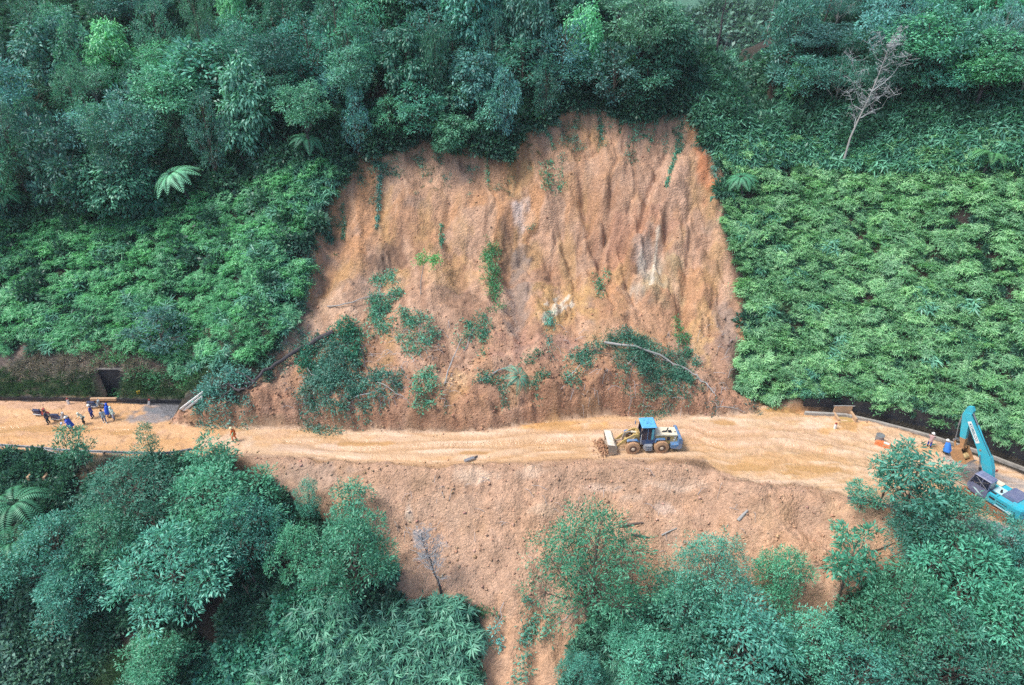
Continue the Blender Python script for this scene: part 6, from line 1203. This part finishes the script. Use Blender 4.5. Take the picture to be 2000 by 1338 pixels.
# ------------------------------------------------------------------ motorcycles
def motorcycle(u, v, heading, bodyc, front, label, tint_seat=(.02, .03, .08)):
    x, y = map(float, flat(u, v)); e = empty("motorcycle", (x, y, zat(x, y) + .0), heading); e.rotation_euler = (.10, 0, heading); bm_ = flat_mat("bike_body", bodyc, .3, ds=4, amt=.3); fm_ = flat_mat("bike_front", front, .3, ds=4, amt=.3); sm_ = flat_mat("bike_seat", tint_seat, .6)
    for sx in (.62, -.62):
        w = MB().lathe([(.20, -.05), (.29, -.045), (.305, 0), (.29, .045), (.20, .05)], (0, 0, 0), 'y', 24).build("wheel", black, e, True, (sx, 0, .30)); MB().lathe([(.20, -.056), (.20, .056)], (0, 0, 0), 'y', 20).build("rim", galv, w, True); MB().tube([(0, -.07, 0), (0, .07, 0)], .05, 8).build("hub", galv, w)
    MB().prism([(-.25, .35), (-.8, .62), (-.85, .74), (-.2, .70), (.05, .45), (.25, .30), (.2, .22), (-.2, .26)], -.13, .13).build("body_cover", bm_, e); MB().prism([(-.05, .74), (-.15, .80), (-.8, .86), (-.85, .78), (-.2, .70)], -.14, .14).build("seat", sm_, e)
    fs = MB().prism([(.22, .28), (.38, .42), (.45, .85), (.36, .95), (.26, .75), (.12, .38)], -.19, .19).build("leg_shield", fm_, e); MB().prism([(.36, .9), (.52, .84), (.50, 1.02), (.34, 1.05)], -.14, .14).build("headlight_cowl", fm_, e); MB().box((.515, 0, .92), (.03, .16, .1), bev=.01).build("headlight", white, e)
    MB().tube([(.60, .07, .30), (.46, .07, .85)], .025, 6).build("fork", galv, e); MB().tube([(.60, -.07, .30), (.46, -.07, .85)], .025, 6).build("fork", galv, e); MB().prism([(.40, .56), (.62, .64), (.86, .50), (.84, .46), (.62, .59), (.42, .50)], -.07, .07).build("mudguard", fm_, e)
    MB().tube([(.28, -.34, 1.05), (.38, -.15, 1.06), (.40, 0, 1.02), (.38, .15, 1.06), (.28, .34, 1.05)], .018, 6).build("handlebar", black, e)
    for s in (-1, 1): MB().tube([(.32, s * .26, 1.06), (.34, s * .33, 1.25)], .01, 4).build("mirror_stem", black, e); MB().box((.34, s * .34, 1.28), (.03, .13, .08), bev=.01).build("mirror", black, e)
    MB().tube([(.0, -.15, .26), (-.4, -.17, .28), (-.85, -.18, .36)], [.03, .045, .055], 8).build("exhaust", galv, e, True); MB().tube([(-.62, 0, .3), (-.2, 0, .32)], .03, 5).build("swingarm", black, e); MB().box((0, 0, .30), (.42, .2, .2), bev=.03).build("engine", steelm, e)
    MB().tube([(-.55, .14, .78), (-.95, .12, .82), (-.95, -.12, .82), (-.55, -.14, .78)], .014, 5).build("grab_rail", galv, e); MB().box((-.89, 0, .70), (.04, .16, .08), bev=.01).build("tail_lamp", redp, e); MB().tube([(.0, .1, .25), (.05, .28, .0)], .015, 5).build("side_stand", black, e)
    return tag(e, label, "motorcycle", "motorcycles parked in the mud")
motorcycle(84, 812, math.radians(-4), (.03, .04, .10), (.42, .05, .05), "dark motorcycle with red front, farthest to the left")
motorcycle(120, 821, math.radians(4), (.10, .11, .20), (.62, .62, .60), "scooter with white leg shield between dark motorcycle and blue raincoat")
motorcycle(190, 797, math.radians(2), (.04, .09, .18), (.35, .45, .50), "dark blue scooter parked by the culvert pit")

# ------------------------------------------------------------------ people
skinm = flat_mat("skin", (.34, .19, .125), .55, amt=.1); hairm = flat_mat("black_hair", (.012, .010, .010), .5)
def fabric(n, c): return flat_mat(n, c, .75, dirt=tuple(x * .75 for x in c), amt=.5, ds=8, spec=.3)
def skin_obj(name, chains, mat, parent, sub=1, root=0):
    """chains: list of (points, radii, index joined in vertex list or None)"""
    vs = []; es = []; rs = []
    for pts, rad, j in chains:
        prev = j
        for p, r in zip(pts, rad):
            vs.append(tuple(p)); rs.append(r); i = len(vs) - 1
            if prev is not None: es.append((prev, i))
            prev = i
    me = bpy.data.meshes.new(name); me.from_pydata(vs, es, []); o = link(name, me, parent)
    md = o.modifiers.new("Skin", 'SKIN'); md.use_smooth_shade = True
    for i, r in enumerate(rs):
        me.skin_vertices[0].data[i].radius = (r, r) if not hasattr(r, "__len__") else r; me.skin_vertices[0].data[i].use_root = (i == root)
    if sub: sm = o.modifiers.new("Subdivision", 'SUBSURF'); sm.levels = sub; sm.render_levels = sub
    me.materials.append(mat); return o
def person(u, v, heading, label, top, topc, legc, hat=None, hatc=(.75, .75, .72), lean=.08, stride=.12, arms=((.25, -.1), (.1, .1)), boots=(.03, .03, .03), crouch=0.0, long=0.0, hgt=1.68, hold=None, turn=0.):
    x, y = map(float, flat(u, v)); e = empty("person", (x, y, zat(x, y)), heading); s = hgt / 1.70; e.scale = (s,) * 3
    zp = .92 - crouch * .35; lx_ = math.sin(lean); lz_ = math.cos(lean)
    def T(h, f=0, sd=0): return (lx_ * h + f * lz_, sd, zp + lz_ * h - f * lx_)
    pel, bel, che, nek, neb = T(0), T(.18), T(.40), T(.53), T(.60, .01); hb = T(.66, .02); hm = T(.72, .035); ht = T(.79, .03)
    ch = [([pel, bel, che, nek, neb, hb, hm, ht], [(.155, .12), (.135, .105), (.165, .12), (.075, .075), (.052, .055), (.072, .082), (.078, .092), (.045, .05)], None)]
    sh_i = 2; jac = [([T(-.08), pel, bel, che, nek], [(.185 + long * .05, .16), (.18 + long * .03, .145), (.155, .13), (.19, .145), (.09, .09)], None)]; trs = [([T(.06), pel], [(.16, .13), (.17, .14)], None)]
    n = 8
    # nose and ears grow from the head
    ch.append(([T(.705, .115)], [.014], 6)); ch.append(([T(.71, .03, .088)], [.018], 6)); ch.append(([T(.71, .03, -.088)], [.018], 6)); n = 11
    hands = []
    for sd, (af, ab) in zip((1, -1), arms):
        shd = T(.46, 0, sd * .19); el = T(.46 - .27 * math.cos(af), .27 * math.sin(af), sd * .25); wr = (el[0] + .25 * math.sin(af + ab + lean), sd * (.25 - .02), el[2] - .25 * math.cos(af + ab + lean)); d = Vector(wr) - Vector(el); d.normalize(); hd = Vector(wr) + d * .08
        ch.append(([shd, el, wr, tuple(hd)], [.055, .042, .028, (.038, .018)], sh_i)); hi = n + 3; n += 4
        lat_ = Vector((0, 1, 0)); fwd = d.cross(lat_).normalized()
        for q, (o_, L_) in enumerate(((-.030, .068), (-.010, .078), (.010, .074), (.030, .060))):
            b0 = hd + fwd * o_ + d * .02; b1 = b0 + d * L_ * .5; b2 = b0 + d * L_ * .9 + lat_ * (-sd) * .018; ch.append(([tuple(b0), tuple(b1), tuple(b2)], [.010, .009, .007], hi)); n += 3
        b0 = Vector(wr) + d * .04 + fwd * .035; ch.append(([tuple(b0), tuple(b0 + fwd * .03 + d * .03)], [.011, .009], hi - 1)); n += 2
        jac.append(([shd, el, tuple(Vector(el) * .25 + Vector(wr) * .75)], [.075, .062, .052], 3)); hands.append(hd)
    for sd in (1, -1):
        hip = (0, sd * .10, zp - .04); k_f = .06 + crouch * .28 + (stride if sd > 0 else -stride * .3); kn = (k_f, sd * .11, zp * .52 + crouch * .05); an = ((stride * .9 if sd > 0 else -stride * .9), sd * .12, .09); to_ = (an[0] + .17, sd * .135, .035)
        ch.append(([hip, kn, an, to_], [.09, .06, .042, (.045, .03)], 0)); n += 4
        trs.append(([hip, kn, (an[0], an[1], .14)], [.115, .085, .07], 1)); skin_obj("boot", [([(an[0], an[1], .30), (an[0], an[1], .09), (an[0] + .05, an[1], .05), (to_[0] + .03, to_[1], .045)], [.068, .062, (.06, .045), (.055, .04)], None)], fabric("boot_rubber", boots), e)
    skin_obj("body", ch, skinm, e, 1)
    tm = fabric("trouser_cloth", legc); jm = fabric("jacket_cloth", topc)
    skin_obj("trousers", trs, tm, e, 1, 1)
    jk = skin_obj("jacket", jac, jm, e, 1, 1)
    if top == "poncho":
        r_ = MB(); prof = [(.09, .56), (.20, .47), (.27, .30), (.31, 0), (.36, -.25), (.38, -.38)]; nn_ = 20
        for rr_, hh in prof:
            for k in range(nn_): a = 2 * math.pi * k / nn_; w_ = 1 + .06 * math.sin(a * 5); c_ = T(hh); r_.v.append((c_[0] + rr_ * .85 * w_ * math.cos(a), rr_ * 1.05 * w_ * math.sin(a), c_[2]))
        for i in range(len(prof) - 1):
            for k in range(nn_): r_.f.append((i * nn_ + k, i * nn_ + (k + 1) % nn_, (i + 1) * nn_ + (k + 1) % nn_, (i + 1) * nn_ + k))
        pm = r_.build("poncho", jm, e, True); pm.modifiers.new("Solidify", 'SOLIDIFY').thickness = .012
    hc = Vector(hm); fd = Vector((math.cos(turn), math.sin(turn), 0))
    for sd in (.03, -.03): MB().lathe([(.002, -.011), (.010, -.006), (.012, 0), (.010, .006), (.002, .011)], (hc.x + .088, sd, hc.z + .005), n=8).build("eye", hairm, e, True)
    MB().box((hc.x + .092, 0, hc.z - .052), (.012, .045, .010)).build("mouth", redp, e)
    if hat == "helmet":
        hm_ = flat_mat("helmet_shell", hatc, .25, amt=.1); MB().lathe([(.165, 0), (.15, .005), (.14, .03), (.125, .08), (.085, .125), (.02, .145)], (hc.x + .005, 0, hc.z + .025), n=20).build("helmet", hm_, e, True)
    elif hat == "hood":
        MB().lathe([(.115, -.12), (.13, -.02), (.125, .06), (.085, .125), (.02, .15)], (hc.x - .02, 0, hc.z), n=16).build("hood", jm, e, True)
    else: MB().lathe([(.10, -.02), (.105, .04), (.085, .09), (.02, .115)], (hc.x - .012, 0, hc.z + .01), n=16).build("hair", hairm, e, True)
    if hold:
        b0 = Vector(hands[0]); MB().box((b0.x + .06, b0.y * .4, b0.z - .03), (.2, .34, .16), bev=.03).build("carried_bag", flat_mat("pale_bag", hold, .6), e)
    return tag(e, label, "person")
D = math.radians
person(97, 828, D(200), "person in dark clothes standing against the dark motorcycle", "jacket", (.03, .05, .10), (.02, .06, .08), None, lean=.05, stride=.05, hgt=1.72)
person(141, 840, D(215), "person in blue raincoat and white helmet carrying a pale bag", "poncho", (.03, .10, .52), (.04, .03, .08), "helmet", hold=(.45, .50, .70), arms=((.9, .5), (.7, .5)), lean=.15)
person(166, 828, D(250), "person in pale green hooded jacket bending forward", "jacket", (.58, .66, .55), (.03, .05, .05), "hood", lean=.45, stride=.14, arms=((.5, .6), (.4, .5)))
person(183, 817, D(195), "slim person in dark blue rain suit and white helmet", "jacket", (.03, .08, .35), (.03, .05, .25), "helmet", lean=.02, stride=.05)
person(206, 826, D(300), "bare-headed person in light blue jacket and white boots", "jacket", (.30, .42, .50), (.12, .18, .28), None, boots=(.75, .75, .72), stride=.16, arms=((.2, -.1), (-.2, .2)))
person(214, 814, D(20), "person in wide bright blue poncho next to the blue scooter", "poncho", (.02, .10, .58), (.35, .30, .40), "hood", lean=.1, hatc=(.1, .2, .6))
person(225, 821, D(250), "person in whitish green rain jacket beside the blue poncho", "jacket", (.50, .66, .60), (.30, .34, .45), "hood", stride=.14, lean=.1)
person(460, 862, D(170), "road worker walking in orange overalls and yellowish helmet", "jacket", (.72, .17, .04), (.72, .20, .08), "helmet", hatc=(.72, .64, .38), stride=.16, lean=.16, arms=((.3, .1), (-.3, .2)), long=1)
person(1813, 874, D(60), "worker in pinkish jacket and white helmet near the ditch kerb", "jacket", (.50, .33, .33), (.03, .07, .40), "helmet", arms=((.9, .6), (.7, .6)), lean=.05)
person(1846, 886, D(100), "stooping worker in bright blue raincoat and white helmet near the bucket", "poncho", (.04, .20, .62), (.08, .32, .55), "helmet", lean=.35, crouch=.5)

# ------------------------------------------------------------------ moist air: closed box round the scene
zlo = float(min(Z.min(), FZ.min())) - 1.0; zhi = float(max(FZ.max(), 60)) + 6.0
hm2 = bpy.data.materials.new("moist_air"); hm2.use_nodes = True; nt = hm2.node_tree; nt.nodes.remove(nt.nodes["Principled BSDF"])
pv = nt.nodes.new("ShaderNodeVolumePrincipled"); pv.inputs["Color"].default_value = (.80, .90, 1.0, 1); pv.inputs["Density"].default_value = .00015; pv.inputs["Anisotropy"].default_value = 0.0
nt.links.new(pv.outputs[0], nt.nodes["Material Output"].inputs["Volume"])
tag(MB().box((0, 250, (zlo + zhi) / 2), (1990, 1500, zhi - zlo)).build("haze", hm2), "thin bluish haze over the valley", "haze", kind="stuff")
